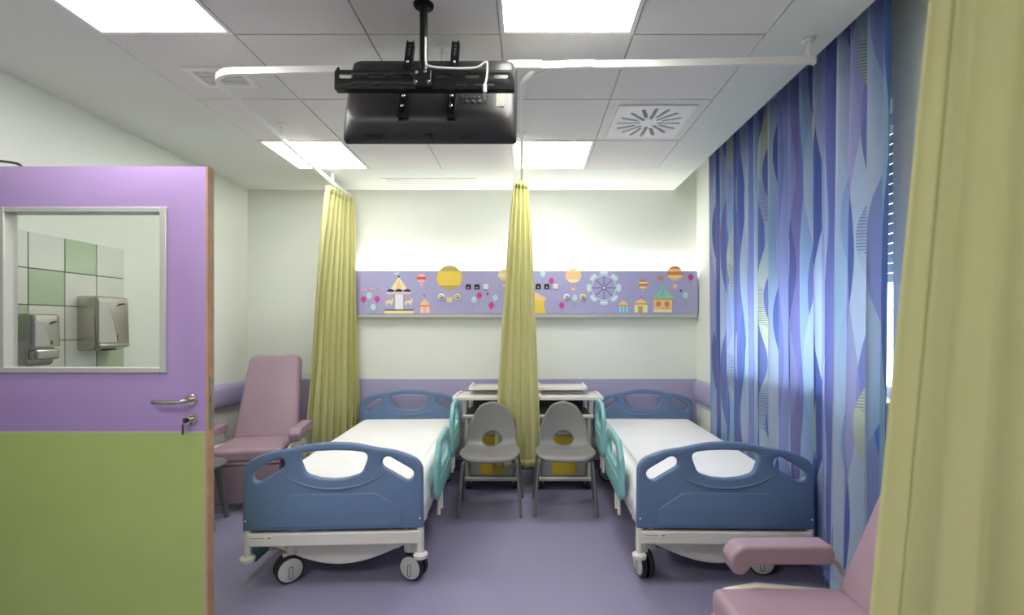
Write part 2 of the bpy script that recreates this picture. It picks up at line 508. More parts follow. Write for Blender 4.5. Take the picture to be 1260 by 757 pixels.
for (i, j), lab in LIGHTS.items():
    L = thing('ceiling_light', lab, 'ceiling light', (GX[i] + 0.3, GY[j] - 0.3, ZC), group='square ceiling light panels')
    m_ = MB()
    for a in (-1, 1):
        m_.box(min(a * 0.298, a * 0.278), max(a * 0.298, a * 0.278), -0.298, 0.298, -0.004, 0.007, 'white_plastic')
        m_.box(-0.278, 0.278, min(a * 0.298, a * 0.278), max(a * 0.298, a * 0.278), -0.004, 0.007, 'white_plastic')
    m_.build('frame', L)
    bx('diffuser', -0.278, 0.278, -0.278, 0.278, 0.0, 0.006, 'panel_glow', L)

# left wall tiles
TY = [2.13, 2.33, 2.53, 2.73, 2.93, 3.13]; greens = {(0, 3), (1, 2), (2, 1), (3, 4), (3, 0), (4, 3), (5, 2), (6, 1), (7, 4), (8, 3)}
bx('tile_grout', XL, XL + 0.004, 2.23, 3.128, 0.105, 1.892, 'grout', wall_left)
for r in range(9):
    for c in range(5):
        z1 = 1.895 - 0.199 * r
        y0 = max(TY[c], 2.23)
        MB().box(XL + 0.003, XL + 0.009, y0 + 0.003, TY[c + 1] - 0.003, z1 - 0.194, z1, 'tile_green' if (r, c) in greens else 'tile_white').build('wall_tile', wall_left, bevel=0.001, seg=1)

# bumper rails along the side walls
def bumper(name, x, s, y0, y1, label):
    """half-round rail: s=+1 sticks out towards +x"""
    pr = [(0, -0.105)] + [(0.045 * math.sin(PI * k / 10) ** 0.6 + 0.012, -0.105 * math.cos(PI * k / 10)) for k in range(11)] + [(0, 0.105)]
    t = thing(name, label, 'wall bumper', (x, y0, 0.765))
    ln = y1 - y0
    MB().loft([[(s * a, y, b) for a, b in pr] for y in (0.03, ln - 0.03)], 'bumper_purple').build('rail', t, smooth=40)
    for ya, yb in ((0, 0.03), (ln - 0.03, ln)):
        far = ya if ya == 0 else yb; near = yb if ya == 0 else ya
        MB().loft([[(s * a * q, y, b * (0.8 + 0.2 * q)) for a, b in pr] for y, q in ((near, 1.0), ((near + far) / 2, 0.92), (far, 0.6))], 'bumper_purple').build('end_cap', t, smooth=50)
bumper('wall_bumper', XL, 1, 3.20, 4.46, 'purple half-round bumper rail on the left wall beside the recliner')
bumper('wall_bumper', XR, -1, 0.2, 2.06, 'purple half-round bumper rail on the window wall behind the near recliner')
bumper('wall_bumper', XR, -1, 3.76, 4.48, 'purple half-round bumper rail on the window wall beside the bed headboard')

# ------------------------------------------------------------------ open door
D = thing('door_1', 'open door with lilac upper half, green lower half and glazed window', None, (-2.06, 2.12, 0), kind=ST)
xl, xr = -0.62, 0.617          # local, world x -2.68 .. -1.443
zs = 0.905                     # colour split
gx0, gx1, gz0, gz1 = -0.315, 0.43, EYE - 0.202, EYE + 0.53
plate('upper_leaf', [(xl, zs + 0.004), (xr - 0.012, zs + 0.004), (xr - 0.012, 2.1), (xl, 2.1)], [[(gx0, gz0), (gx0, gz1), (gx1, gz1), (gx1, gz0)]], 0.042, 0.0008, 'door_purple', D, label='lilac upper half with window opening')
bx('lower_leaf', xl, xr - 0.012, -0.021, 0.021, 0.01, zs - 0.001, 'door_green', D, label='green lower half')
bx('dividing_line', xl, xr - 0.012, -0.0215, 0.0215, zs - 0.001, zs + 0.004, 'door_line', D)
bx('edge_strip', xr - 0.012, xr - 0.009, -0.021, 0.021, 0.01, 2.1, 'door_purple', D)
bx('edge_band', xr - 0.009, xr, -0.021, 0.021, 0.01, 2.1, 'beech_edge', D, label='beech wood edge band')
wf = MB()
for y0, y1 in ((-0.03, 0.03),):
    for x0, x1, z0, z1 in ((gx0 - 0.006, gx0 + 0.024, gz0 - 0.006, gz1 + 0.006), (gx1 - 0.024, gx1 + 0.006, gz0 - 0.006, gz1 + 0.006),
                           (gx0 + 0.024, gx1 - 0.024, gz0 - 0.006, gz0 + 0.018), (gx0 + 0.024, gx1 - 0.024, gz1 - 0.018, gz1 + 0.006)):
        wf.box(x0, x1, y0, y1, z0, z1, 'alu')
wfo = wf.build('window_frame', D, bevel=0.003)
bx('glass_pane', gx0 + 0.02, gx1 - 0.02, 0.008, 0.014, gz0 + 0.014, gz1 - 0.014, 'door_glass', D)
# lever and lock on the near face
hx, hz = (236 - 651) * 2.1 / 575 + 2.06, EYE - 90 * 2.1 / 575
lev = thing('lever_handle', None, None); lev.parent = D; lev.location = (0, 0, 0)
MB().lathe([(0.027, 0), (0.027, 0.006), (0.024, 0.009)], 'steel', 24, Tr(hx, -0.021, hz, PI / 2)).build('rose', lev, smooth=40)
MB().tube(catmull([(hx, -0.028, hz), (hx, -0.055, hz), (hx - 0.014, -0.068, hz - 0.002), (hx - 0.05, -0.07, hz - 0.004), (hx - 0.125, -0.07, hz - 0.004), (hx - 0.14, -0.064, hz - 0.004), (hx - 0.144, -0.048, hz - 0.004)], 5), 0.0095, 'steel', 12).build('lever', lev, smooth=50)
lk = thing('lock', None, None); lk.parent = D
lz = hz - 24 * 2.1 / 575
MB().lathe([(0.027, 0), (0.027, 0.006), (0.024, 0.009)], 'steel', 24, Tr(hx, -0.021, lz, PI / 2)).build('rose', lk, smooth=40)
MB().lathe([(0.009, 0), (0.009, 0.014), (0.007, 0.016)], 'chrome', 14, Tr(hx, -0.028, lz, PI / 2)).build('cylinder', lk, smooth=40)
kb = MB(); kb.box(hx - 0.012, hx - 0.001, -0.06, -0.044, lz - 0.011, lz + 0.011, 'dark_steel')
kb.tube([(hx - 0.012, -0.052, lz - 0.004), (hx - 0.016, -0.054, lz - 0.016), (hx - 0.010, -0.055, lz - 0.02)], 0.0015, 'steel', 6)
kb.box(hx - 0.018, hx - 0.012, -0.058, -0.052, lz - 0.062, lz - 0.016, 'dark_steel'); kb.box(hx - 0.008, hx - 0.004, -0.057, -0.053, lz - 0.058, lz - 0.016, 'steel')
kb.build('key', lk, bevel=0.001, label='key left in the lock with a hanging tag')
bx('lock_plate', xr - 0.0005, xr + 0.0015, -0.011, 0.011, lz - 0.05, hz + 0.10, 'steel', D)
bx('latch', xr, xr + 0.008, -0.007, 0.007, hz - 0.012, hz + 0.012, 'chrome', D)
MB().tube(catmull([(-0.42, 0.03, 2.145), (-0.31, 0.0, 2.128), (-0.258, -0.005, 2.118), (-0.24, -0.005, 2.108), (-0.24, 0.0, 2.098)], 4), 0.006, 'dark_steel', 8).build('closer_arm', D, smooth=50)
for z in (0.25, 1.05, 1.85):
    MB().lathe([(0.009, -0.05), (0.009, 0.05)], 'steel', 12, Tr(xl - 0.006, 0.024, z)).build('hinge', D, smooth=40)

# ------------------------------------------------------------------ hospital beds
HALF = 0.465
def board_outline(h_edge, h_mid):
    top = [(HALF - 0.001, h_edge - 0.05), (HALF - 0.006, h_edge + 0.0), (HALF - 0.04, h_edge + 0.045), (0.33, h_edge + 0.083), (0.22, h_mid - 0.03), (0.1, h_mid - 0.006), (0, h_mid)]
    right = [p[:2] for p in catmull([(a, b, 0) for a, b in top], 5)]
    pts = [(HALF, 0.0)] + right + [(-a, b) for a, b in right[-2::-1]] + [(-HALF, 0.0)]
    return pts
def board_holes():
    c = [(-0.185, 0.40), (-0.145, 0.295), (-0.075, 0.272), (0, 0.266), (0.075, 0.272), (0.145, 0.295), (0.185, 0.40), (0.09, 0.412), (0, 0.415), (-0.09, 0.412)]
    hole = round_poly(c, [0.035, 0.05, 0.2, 0, 0.2, 0.05, 0.035, 0, 0, 0])
    out = [hole]
    for s in (-1, 1): out.append(capsule(s * 0.332, 0.318, s * 0.052, -0.031, 0.031))
    return out
def make_board(name, parent, y, z, front, detail):
    T = Tr(0, 0, 0)
    b = plate(name, board_outline(0.325, 0.458), board_holes(), 0.038, 0.013, 'bed_blue', parent, key='board')
    b.location = (0, y, z)
    if detail:
        s = front
        pan = round_poly([(-0.355, 0.018), (0.355, 0.018), (0.355, 0.105), (0.225, 0.192), (-0.225, 0.192), (-0.355, 0.105)], [0.01, 0.01, 0.05, 0.08, 0.08, 0.05])
        p = plate('raised_panel', pan, [], 0.008, 0.004, 'bed_blue', b, key='raised')
        p.location = (0, s * 0.0195, 0)
        sw = catmull([(-0.25, 0, 0.285), (-0.17, 0, 0.245), (-0.08, 0, 0.222), (0, 0, 0.216), (0.08, 0, 0.222), (0.17, 0, 0.245), (0.25, 0, 0.285)], 6)
        r = [0.002 + 0.006 * math.sin(PI * i / (len(sw) - 1)) for i in range(len(sw))]
        q = MB().tube(sw, r, 'bed_blue', 8).build('moulded_rib', b, smooth=60); q.location = (0, s * 0.019, 0)
        for a in (-1, 1):
            q = MB().lathe([(0.005, -0.002), (0.005, 0.002)], 'white_plastic', 10, Tr(0, 0, 0, PI / 2)).build('screw', b); q.location = (a * 0.448, s * 0.0195, 0.055)
    return b

def caster(parent, x, y, swivel, r=0.072):
    """twin-wheel caster: wheel axis turned by swivel"""
    c = thing('caster', None, None); c.parent = parent; c.location = (x, y, 0); c.rotation_euler = (0, 0, swivel)
    tr = MB()
    for s in (-1, 1):
        T = Tr(s * 0.022, 0, r, 0, PI / 2)
        tr.lathe([(r - 0.016, -0.014), (r - 0.004, -0.014), (r, -0.009), (r, 0.009), (r - 0.004, 0.014), (r - 0.016, 0.014)], 'rubber', 28, T)
    tr.build('tyre', c, smooth=50)
    for s in (-1, 1):
        h = MB(); h.lathe([(r - 0.012, -0.002), (r - 0.011, 0.004), (r - 0.03, 0.009), (0.002, 0.010)], 'hub_grey', 28, Tr(s * 0.033, 0, r, 0, s * PI / 2))
        h.build('hub_cover', c, smooth=50)
        k = capsule(0, r - 0.012, 0, 0.022, 0.010)
        MB().tube([(s * 0.0435, a, b) for a, b in k] + [(s * 0.0435, *k[0])], 0.0016, 'dark_steel', 6).build('moulding', c, smooth=50)
    fk = MB(); fk.tube([(0, 0, r), (0, 0.012, r * 1.9), (0, 0.02, 0.19)], 0.016, 'bed_white', 12); fk.lathe([(0.03, 0.15), (0.036, 0.165), (0.036, 0.2)], 'bed_white', 16, Tr(0, 0.02, 0)); fk.box(-0.012, 0.012, -0.03, 0.05, r * 1.95, r * 1.95 + 0.02, 'bed_white')
    fk.build('fork', c, smooth=45)
    return c

def side_rail(parent, x, y0, z0, ln, ht, key, posts=True):
    """curved plastic guard in the y-z plane"""
    a = ln / 2
    o = round_poly([(-a, 0.04), (-a + 0.05, 0.0), (a - 0.05, 0.0), (a, 0.05), (a - 0.01, ht - 0.1), (a - 0.12, ht), (-a + 0.12, ht), (-a + 0.01, ht - 0.1)], [0.05, 0.05, 0.05, 0.05, 0.07, 0.07, 0.07, 0.07], 5)
    h = round_poly([(-a * 0.52, ht * 0.5), (a * 0.52, ht * 0.5), (a * 0.6, ht - 0.12), (a * 0.45, ht - 0.06), (-a * 0.45, ht - 0.06), (-a * 0.6, ht - 0.12)], 0.035, 5)
    g = plate('side_rail', o, [h], 0.03, 0.011, 'rail_teal', parent, T=Matrix.Rotation(PI / 2, 4, 'Z'), key=key)
    g.location = (x, y0 + a, z0)
    o2 = round_poly([(-a + 0.07, 0.035), (a - 0.07, 0.035), (a - 0.06, ht * 0.38), (-a + 0.06, ht * 0.38)], 0.03, 5)
    for s in (-1, 1):
        p = plate('moulded_panel', o2, [], 0.006, 0.0028, 'rail_teal', g, T=Matrix.Rotation(PI / 2, 4, 'Z'), key=key + 'panel'); p.location = (s * 0.0155, 0, 0)
    if posts:
        for q in (-0.18, -0.08):
            MB().tube([(0, q, 0.03), (0, q, -0.03), (0.0, q - 0.01, -0.11)], 0.011, 'bed_white', 10).build('post', g, smooth=50)
    return g

def make_bed(label, loc, rz, inner, cast):
    """local: foot end at -y towards the viewer; inner = side (+1/-1) with raised rails"""
    B = thing('hospital_bed', label, 'bed', loc, rz, 'hospital beds')
    make_board('footboard', B, -0.955, 0.315, -1, True)
    make_board('headboard', B, 0.955, 0.338, -1, True)
    # bar and posts at the foot end
    fb = MB(); fb.box(-0.45, 0.45, -0.972, -0.935, 0.232, 0.302, 'bed_white')
    fbo = fb.build('foot_bar', B, bevel=0.008)
    lb = MB(); lb.box(-0.43, -0.31, -0.9735, -0.972, 0.272, 0.288, 'white_plastic')
    for i in range(9): lb.box(-0.425 + i * 0.0085, -0.419 + i * 0.0085, -0.9742, -0.9735, 0.278, 0.2825, 'ink_navy')
    lb.box(-0.335, -0.325, -0.9742, -0.9735, 0.277, 0.284, 'ink_navy'); lb.box(-0.322, -0.317, -0.9742, -0.9735, 0.277, 0.284, 'ink_navy')
    lb.build('maker_label', fbo, fix=True)
    bx('deck_bar', -0.43, 0.43, -0.94, -0.90, 0.318, 0.345, 'dark_metal', B, bevel=0.004)
    for s in (-1, 1):
        po = MB(); po.tube([(s * 0.448, -0.952, 0.318), (s * 0.448, -0.952, 0.17)], 0.019, 'bed_white', 14)
        po = po.build('corner_post', B, smooth=50)
        MB().lathe([(0.024, 0.148), (0.036, 0.154), (0.038, 0.165), (0.038, 0.172), (0.03, 0.18), (0.022, 0.184)], 'bumper_white', 20, Tr(s * 0.448, -0.952, 0)).build('bumper', po, smooth=40)
        po = MB().tube([(s * 0.448, 0.952, 0.33), (s * 0.448, 0.952, 0.17)], 0.019, 'bed_white', 14).build('corner_post', B, smooth=50)
        MB().lathe([(0.024, 0.148), (0.036, 0.154), (0.038, 0.165), (0.038, 0.172), (0.03, 0.18), (0.022, 0.184)], 'bumper_white', 20, Tr(s * 0.448, 0.952, 0)).build('bumper', po, smooth=40)
        bx('side_bar', s * 0.43 - 0.02, s * 0.43 + 0.02, -0.935, 0.935, 0.295, 0.345, 'bed_white', B, bevel=0.006)
    bx('mattress_deck', -0.41, 0.41, -0.92, 0.92, 0.345, 0.372, 'dark_metal', B, bevel=0.004)
    # belly shroud: curved skirt below the bar
    prof = [(0.40, 0.25), (-0.40, 0.25)] + [(-0.40 + 0.8 * i / 24, 0.205 - 0.118 * math.sin(PI * i / 24) ** 1.15) for i in range(25)]
    sh = MB().prism(prof, -0.875, -0.845, 'bed_white').build('belly_shroud', B, bevel=0.005)
    for x in (-0.345, 0.36):
        bb = MB(); bb.box(x - 0.03, x + 0.03, -0.8785, -0.875, 0.205, 0.238, 'white_plastic'); bb.lathe([(0.007, 0), (0.007, 0.004)], 'ink_navy', 12, Tr(x - 0.008, -0.8785, 0.226, PI / 2)); bb.lathe([(0.006, 0), (0.006, 0.004)], 'ink_navy', 12, Tr(x + 0.01, -0.8785, 0.214, PI / 2)); bb.box(x - 0.012, x + 0.004, -0.8795, -0.8785, 0.208, 0.215, 'ink_navy')
        bb.build('warning_sticker', sh)
    # undercarriage
    un = MB(); un.box(-0.30, 0.30, -0.80, 0.80, 0.13, 0.17, 'bed_white'); un.box(-0.34, 0.34, -0.78, -0.70, 0.15, 0.20, 'bed_white'); un.box(-0.34, 0.34, 0.70, 0.78, 0.15, 0.20, 'bed_white')
    un.build('base_frame', B, bevel=0.006)
    for y in (-0.45, 0.45):
        bx('lift_column', -0.12, 0.12, y - 0.09, y + 0.09, 0.165, 0.35, 'dark_metal', B, bevel=0.008)
    for x, y, a in cast: caster(B, x, y, a)
    pd = MB(); pd.tube([(-0.36, -0.84, 0.175), (-0.30, -0.86, 0.17), (-0.24, -0.86, 0.185)], 0.011, 'dark_steel', 10); pd.lathe([(0.006, -0.012), (0.03, -0.009), (0.03, 0.009), (0.006, 0.012)], 'hub_grey', 14, Tr(-0.36, -0.84, 0.175, 0.5)); pd.build('brake_pedal', B, smooth=50)
    # mattress with its sheet
    n = 30; mt = MB()
    rings = []
    def sec(y, k):
        w_ = 0.435 * k; z0, z1 = 0.375, 0.375 + 0.148 * (0.55 + 0.45 * k)
        return [(a, y, b) for a, b in round_poly([(-w_, z0), (w_, z0), (w_, z1), (-w_, z1)], [0.02, 0.02, 0.05, 0.05], 5)]
    for y, k in ((-0.925, 0.93), (-0.918, 0.975), (-0.90, 0.995), (-0.87, 1.0), (-0.4, 1.0), (0, 1.0), (0.4, 1.0), (0.88, 1.0), (0.91, 0.995), (0.925, 0.96), (0.93, 0.92)): rings.append(sec(y, k))
    mto = mt.loft(rings, 'linen').build('mattress', B, smooth=50)
    # sheet hanging down the raised-rail side
    sh = MB(); rows = []
    for i in range(41):
        y = -0.90 + 1.8 * i / 40
        wv = 0.006 * math.sin(i * 1.7) + 0.005 * math.sin(i * 0.63)
        low = 0.335 + 0.02 * math.sin(i * 0.4) - 0.02 * (i < 3)
        rows.append([(0.36 * inner, y, 0.5265), (0.41 * inner, y, 0.524), (0.434 * inner, y, 0.505), ((0.441 + wv * 0.3) * inner, y, 0.47), ((0.446 + wv) * inner, y, 0.41), ((0.452 + wv * 1.5) * inner, y, low)])
    vs = [p for r in rows for p in r]; fs = [(i * 6 + k, i * 6 + k + 1, (i + 1) * 6 + k + 1, (i + 1) * 6 + k) for i in range(40) for k in range(5)]
    so = sh.add(vs, fs, 'linen').build('sheet', B, smooth=70)
    sd = so.modifiers.new('thickness', 'SOLIDIFY'); sd.thickness = 0.003; sd.offset = 0
    # raised guards on the aisle side
    side_rail(B, inner * 0.495, -0.73, 0.355, 0.61, 0.345, 'railfoot')
    side_rail(B, inner * 0.495, 0.0, 0.40, 0.50, 0.40, 'railhead')
    if inner > 0:
        side_rail(B, -0.495, -0.86, 0.07, 0.61, 0.345, 'railfoot', False)
        side_rail(B, -0.495, 0.0, 0.07, 0.61, 0.345, 'railfoot', False)
    return B

make_bed('hospital bed with blue footboard beside the left yellow curtain and recliner', (-1.068, 3.415, 0), math.radians(2.64), 1,
         [(-0.275, -0.87, math.radians(-52)), (0.395, -0.87, math.radians(68)), (-0.36, 0.76, 0.2), (0.36, 0.76, -0.3)])
make_bed('hospital bed with blue footboard beside the blue window curtain', (1.050, 3.425, 0), math.radians(-1.0), -1,
         [(-0.40, -0.84, math.radians(12)), (0.26, -0.80, math.radians(-100)), (-0.36, 0.76, 1.2), (0.36, 0.76, -0.3)])

# ------------------------------------------------------------------ bedside cabinets
def make_cabinet(label, loc, out):
    """local: front at -y; out = side (+1/-1) the wide tray reaches to"""
    C = thing('bedside_cabinet', label, 'cabinet', loc, 0, 'bedside cabinets with trays')
    bs = MB(); bs.box(-0.235, 0.235, -0.22, 0.20, 0.075, 0.105, 'cabinet_white'); bs.build('base', C, bevel=0.008)
    for sx in (-1, 1):
        for sy in (-1, 1):
            k = MB(); k.lathe([(0.012, -0.022), (0.034, -0.02), (0.036, 0), (0.034, 0.02), (0.012, 0.022)], 'rubber', 16, Tr(sx * 0.2, sy * 0.17, 0.036, 0, PI / 2)); k.box(sx * 0.2 - 0.028, sx * 0.2 + 0.028, sy * 0.17 - 0.02, sy * 0.17 + 0.02, 0.045, 0.078, 'hub_grey')
            k.build('caster', C, smooth=40)
    bd = MB(); bd.box(-0.195, 0.195, -0.19, 0.18, 0.105, 0.60, 'cabinet_grey'); bd.build('body', C, bevel=0.006)
    for s in (-1, 1):
        bx('post', s * 0.215 - 0.013, s * 0.215 + 0.013, -0.20, -0.17, 0.105, 0.61, 'cabinet_white', C, bevel=0.004)
        bx('post', s * 0.215 - 0.013, s * 0.215 + 0.013, 0.15, 0.18, 0.105, 0.76, 'cabinet_white', C, bevel=0.004)
    d = bx('door', -0.185, 0.185, -0.203, -0.19, 0.12, 0.36, 'cabinet_grey', C, bevel=0.005)
    bx('inset_panel', -0.105, 0.105, -0.2075, -0.203, 0.13, 0.29, 'cabinet_yellow', d, bevel=0.003, label='yellow inset panel')
    d = bx('drawer', -0.185, 0.185, -0.203, -0.19, 0.37, 0.455, 'cabinet_yellow', C, bevel=0.005, label='yellow drawer front')
    d = bx('drawer', -0.185, 0.185, -0.203, -0.19, 0.465, 0.595, 'cabinet_white', C, bevel=0.005, label='white drawer front')
    bx('handle', -0.05, 0.05, -0.215, -0.203, 0.49, 0.502, 'cabinet_grey', d, bevel=0.003)
    # shelf tray with dark well
    sh = bx('shelf', -0.25, 0.25, -0.225, 0.19, 0.605, 0.635, 'cabinet_white', C, bevel=0.008)
    bx('shelf_mat', -0.225, 0.225, -0.195, 0.17, 0.635, 0.639, 'cabinet_dark', sh, bevel=0.001, seg=1)
    bx('back_panel', -0.20, 0.20, 0.16, 0.175, 0.635, 0.76, 'cabinet_dark', C)
    # wide sliding tray on an arm
    x0, x1 = sorted((out * 0.335, -out * 0.215))
    def tray(nm, x0, x1, y0, y1, z):
        o_ = round_poly([(x0, y0), (x1, y0), (x1, y1), (x0, y1)], 0.03, 5)
        i_ = [(x0 + x1) / 2, (y0 + y1) / 2]
        sx_, sy_ = (x1 - x0 - 0.05) / (x1 - x0), (y1 - y0 - 0.05) / (y1 - y0)
        inn = [((a - i_[0]) * sx_ + i_[0], (b - i_[1]) * sy_ + i_[1]) for a, b in o_]
        q = MB(); q.loft([[(a, b, z) for a, b in o_], [(a, b, z + 0.022) for a, b in o_], [(a, b, z + 0.026) for a, b in [((a - i_[0]) * 0.99 + i_[0], (b - i_[1]) * 0.99 + i_[1]) for a, b in o_]], [(a, b, z + 0.026) for a, b in inn], [(a, b, z + 0.012) for a, b in inn]], 'cabinet_white')
        return q.build(nm, C, smooth=35)
    t1 = tray('sliding_tray', x0, x1, -0.235, 0.10, 0.762)
    for px in (x0 + 0.03, x1 - 0.03):
        MB().lathe([(0.014, 0.788), (0.014, 0.795), (0.010, 0.799)], 'cabinet_white', 12, Tr(px, 0.07, 0)).build('corner_knob', t1, smooth=40)
    bx('tray_arm', out * 0.25 - 0.02, out * 0.25 + 0.02, -0.05, 0.06, 0.60, 0.765, 'cabinet_white', C, bevel=0.006)
    t2 = tray('top_tray', -0.225, 0.225, -0.02, 0.20, 0.818)
    bx('tray_riser', -0.19, 0.19, 0.13, 0.18, 0.755, 0.82, 'cabinet_white', C, bevel=0.004)
    for px in (-0.205, 0.205):
        MB().lathe([(0.013, 0.842), (0.013, 0.855), (0.008, 0.861)], 'cabinet_white', 12, Tr(px, 0.18, 0)).build('corner_knob', t2, smooth=40)
    return C
make_cabinet('white and grey bedside cabinet with yellow panel behind the left plastic chair', (-0.315, 4.16, 0), -1)
make_cabinet('white and grey bedside cabinet with yellow panel behind the right plastic chair', (0.295, 4.16, 0), 1)

# ------------------------------------------------------------------ plastic chairs
def make_chair(label, loc, rz):
    C = thing('plastic_chair', label, 'chair', loc, rz, 'grey plastic chairs')
    prof = catmull([(0, -0.235, 0.405), (0, -0.205, 0.428), (0, -0.1, 0.432), (0, 0.02, 0.42), (0, 0.10, 0.428), (0, 0.155, 0.47), (0, 0.19, 0.56), (0, 0.212, 0.66), (0, 0.228, 0.775)], 10)
    P = [Vector(p) for p in prof]; S = [0.0]
    for a, b in zip(P, P[1:]): S.append(S[-1] + (b - a).length)
    TL = S[-1]
    def at(s):
        s = max(0, min(TL, s))
        for i in range(len(S) - 1):
            if s <= S[i + 1]:
                t = (s - S[i]) / (S[i + 1] - S[i]); p = P[i].lerp(P[i + 1], t); tg = (P[i + 1] - P[i]).normalized(); return p, Vector((0, -tg.z, tg.y))
    half = [(0.0, 0.0), (0.13, 0.004), (0.195, 0.03), (0.222, 0.09), (0.222, 0.17), (0.207, 0.28), (0.192, 0.38), (0.190, 0.48), (0.164, 0.59), (0.108, 0.69), (0.05, TL - 0.012), (0.0, TL)]
    right = catmull([(a, b, 0) for a, b in half], 6)
    out2 = [(a, b) for a, b, _ in right] + [(-a, b) for a, b, _ in right[-2:0:-1]]
    hc = (0.0, 0.425); hr = (0.080, 0.062)
    N = 72; R = 12; vs = []; fs = []
    def ray(th):
        d = (math.cos(th), math.sin(th)); best = 9
        for (ax, ay), (bx_, by) in zip(out2, out2[1:] + out2[:1]):
            ex, ey = bx_ - ax, by - ay; den = d[0] * ey - d[1] * ex
            if abs(den) < 1e-12: continue
            t = ((ax - hc[0]) * ey - (ay - hc[1]) * ex) / den; q = ((ax - hc[0]) * d[1] - (ay - hc[1]) * d[0]) / den
            if t > 0 and -1e-6 <= q <= 1 + 1e-6: best = min(best, t)
        return best
    for k in range(N):
        th = 2 * PI * k / N
        h = 1 / math.sqrt((math.cos(th) / hr[0]) ** 2 + (math.sin(th) / hr[1]) ** 2); e = ray(th)
        for r in range(R + 1):
            t = h + (e - h) * r / R
            u, s = hc[0] + t * math.cos(th), hc[1] + t * math.sin(th)
            p, nn = at(s)
            curl = 1.1 * u * u * (0.35 + 0.65 * min(1, max(0, (s - 0.15) / 0.3)))
            vs.append(p + Vector((u, 0, 0)) + nn * curl)
    for k in range(N):
        for r in range(R):
            k2 = (k + 1) % N
            fs.append((k * (R + 1) + r, k * (R + 1) + r + 1, k2 * (R + 1) + r + 1, k2 * (R + 1) + r))
    o = MB().add(vs, fs, 'seat_grey').build('seat_shell', C, smooth=60)
    sd = o.modifiers.new('thickness', 'SOLIDIFY'); sd.thickness = 0.010; sd.offset = -1
    for sx in (-1, 1):
        MB().tube(catmull([(sx * 0.06, -0.10, 0.405), (sx * 0.14, -0.15, 0.408), (sx * 0.185, -0.175, 0.395), (sx * 0.198, -0.182, 0.36), (sx * 0.212, -0.19, 0.2), (sx * 0.225, -0.2, 0.0)], 6), 0.0115, 'leg_grey', 12).build('leg', C, smooth=50)
        MB().tube(catmull([(sx * 0.06, 0.0, 0.402), (sx * 0.15, 0.06, 0.405), (sx * 0.195, 0.085, 0.40), (sx * 0.212, 0.10, 0.36), (sx * 0.228, 0.145, 0.2), (sx * 0.242, 0.195, 0.0)], 6), 0.0115, 'leg_grey', 12).build('leg', C, smooth=50)
    return C
make_chair('grey plastic shell chair with hole, left one beside the left bed', (-0.290, 3.565, 0), math.radians(1.5))
make_chair('grey plastic shell chair with hole, right one beside the window bed', (0.272, 3.58, 0), math.radians(-1.5))

# stool half hidden behind the door
S = thing('stool', 'dark grey round stool half hidden behind the open door', 'stool', (-2.285, 3.23, 0), 0.25)
MB().lathe([(0.02, 0.402), (0.145, 0.402), (0.165, 0.412), (0.168, 0.425), (0.16, 0.436), (0.02, 0.438)], 'stool_grey', 32).build('seat', S, smooth=40)
for k in range(4):
    a = PI / 4 + k * PI / 2
    c_, s_ = math.cos(a), math.sin(a)
    MB().tube([(0.115 * c_, 0.115 * s_, 0.41), (0.15 * c_, 0.15 * s_, 0.2), (0.185 * c_, 0.185 * s_, 0)], [0.024, 0.021, 0.017], 'stool_grey', 12).build('leg', S, smooth=50)

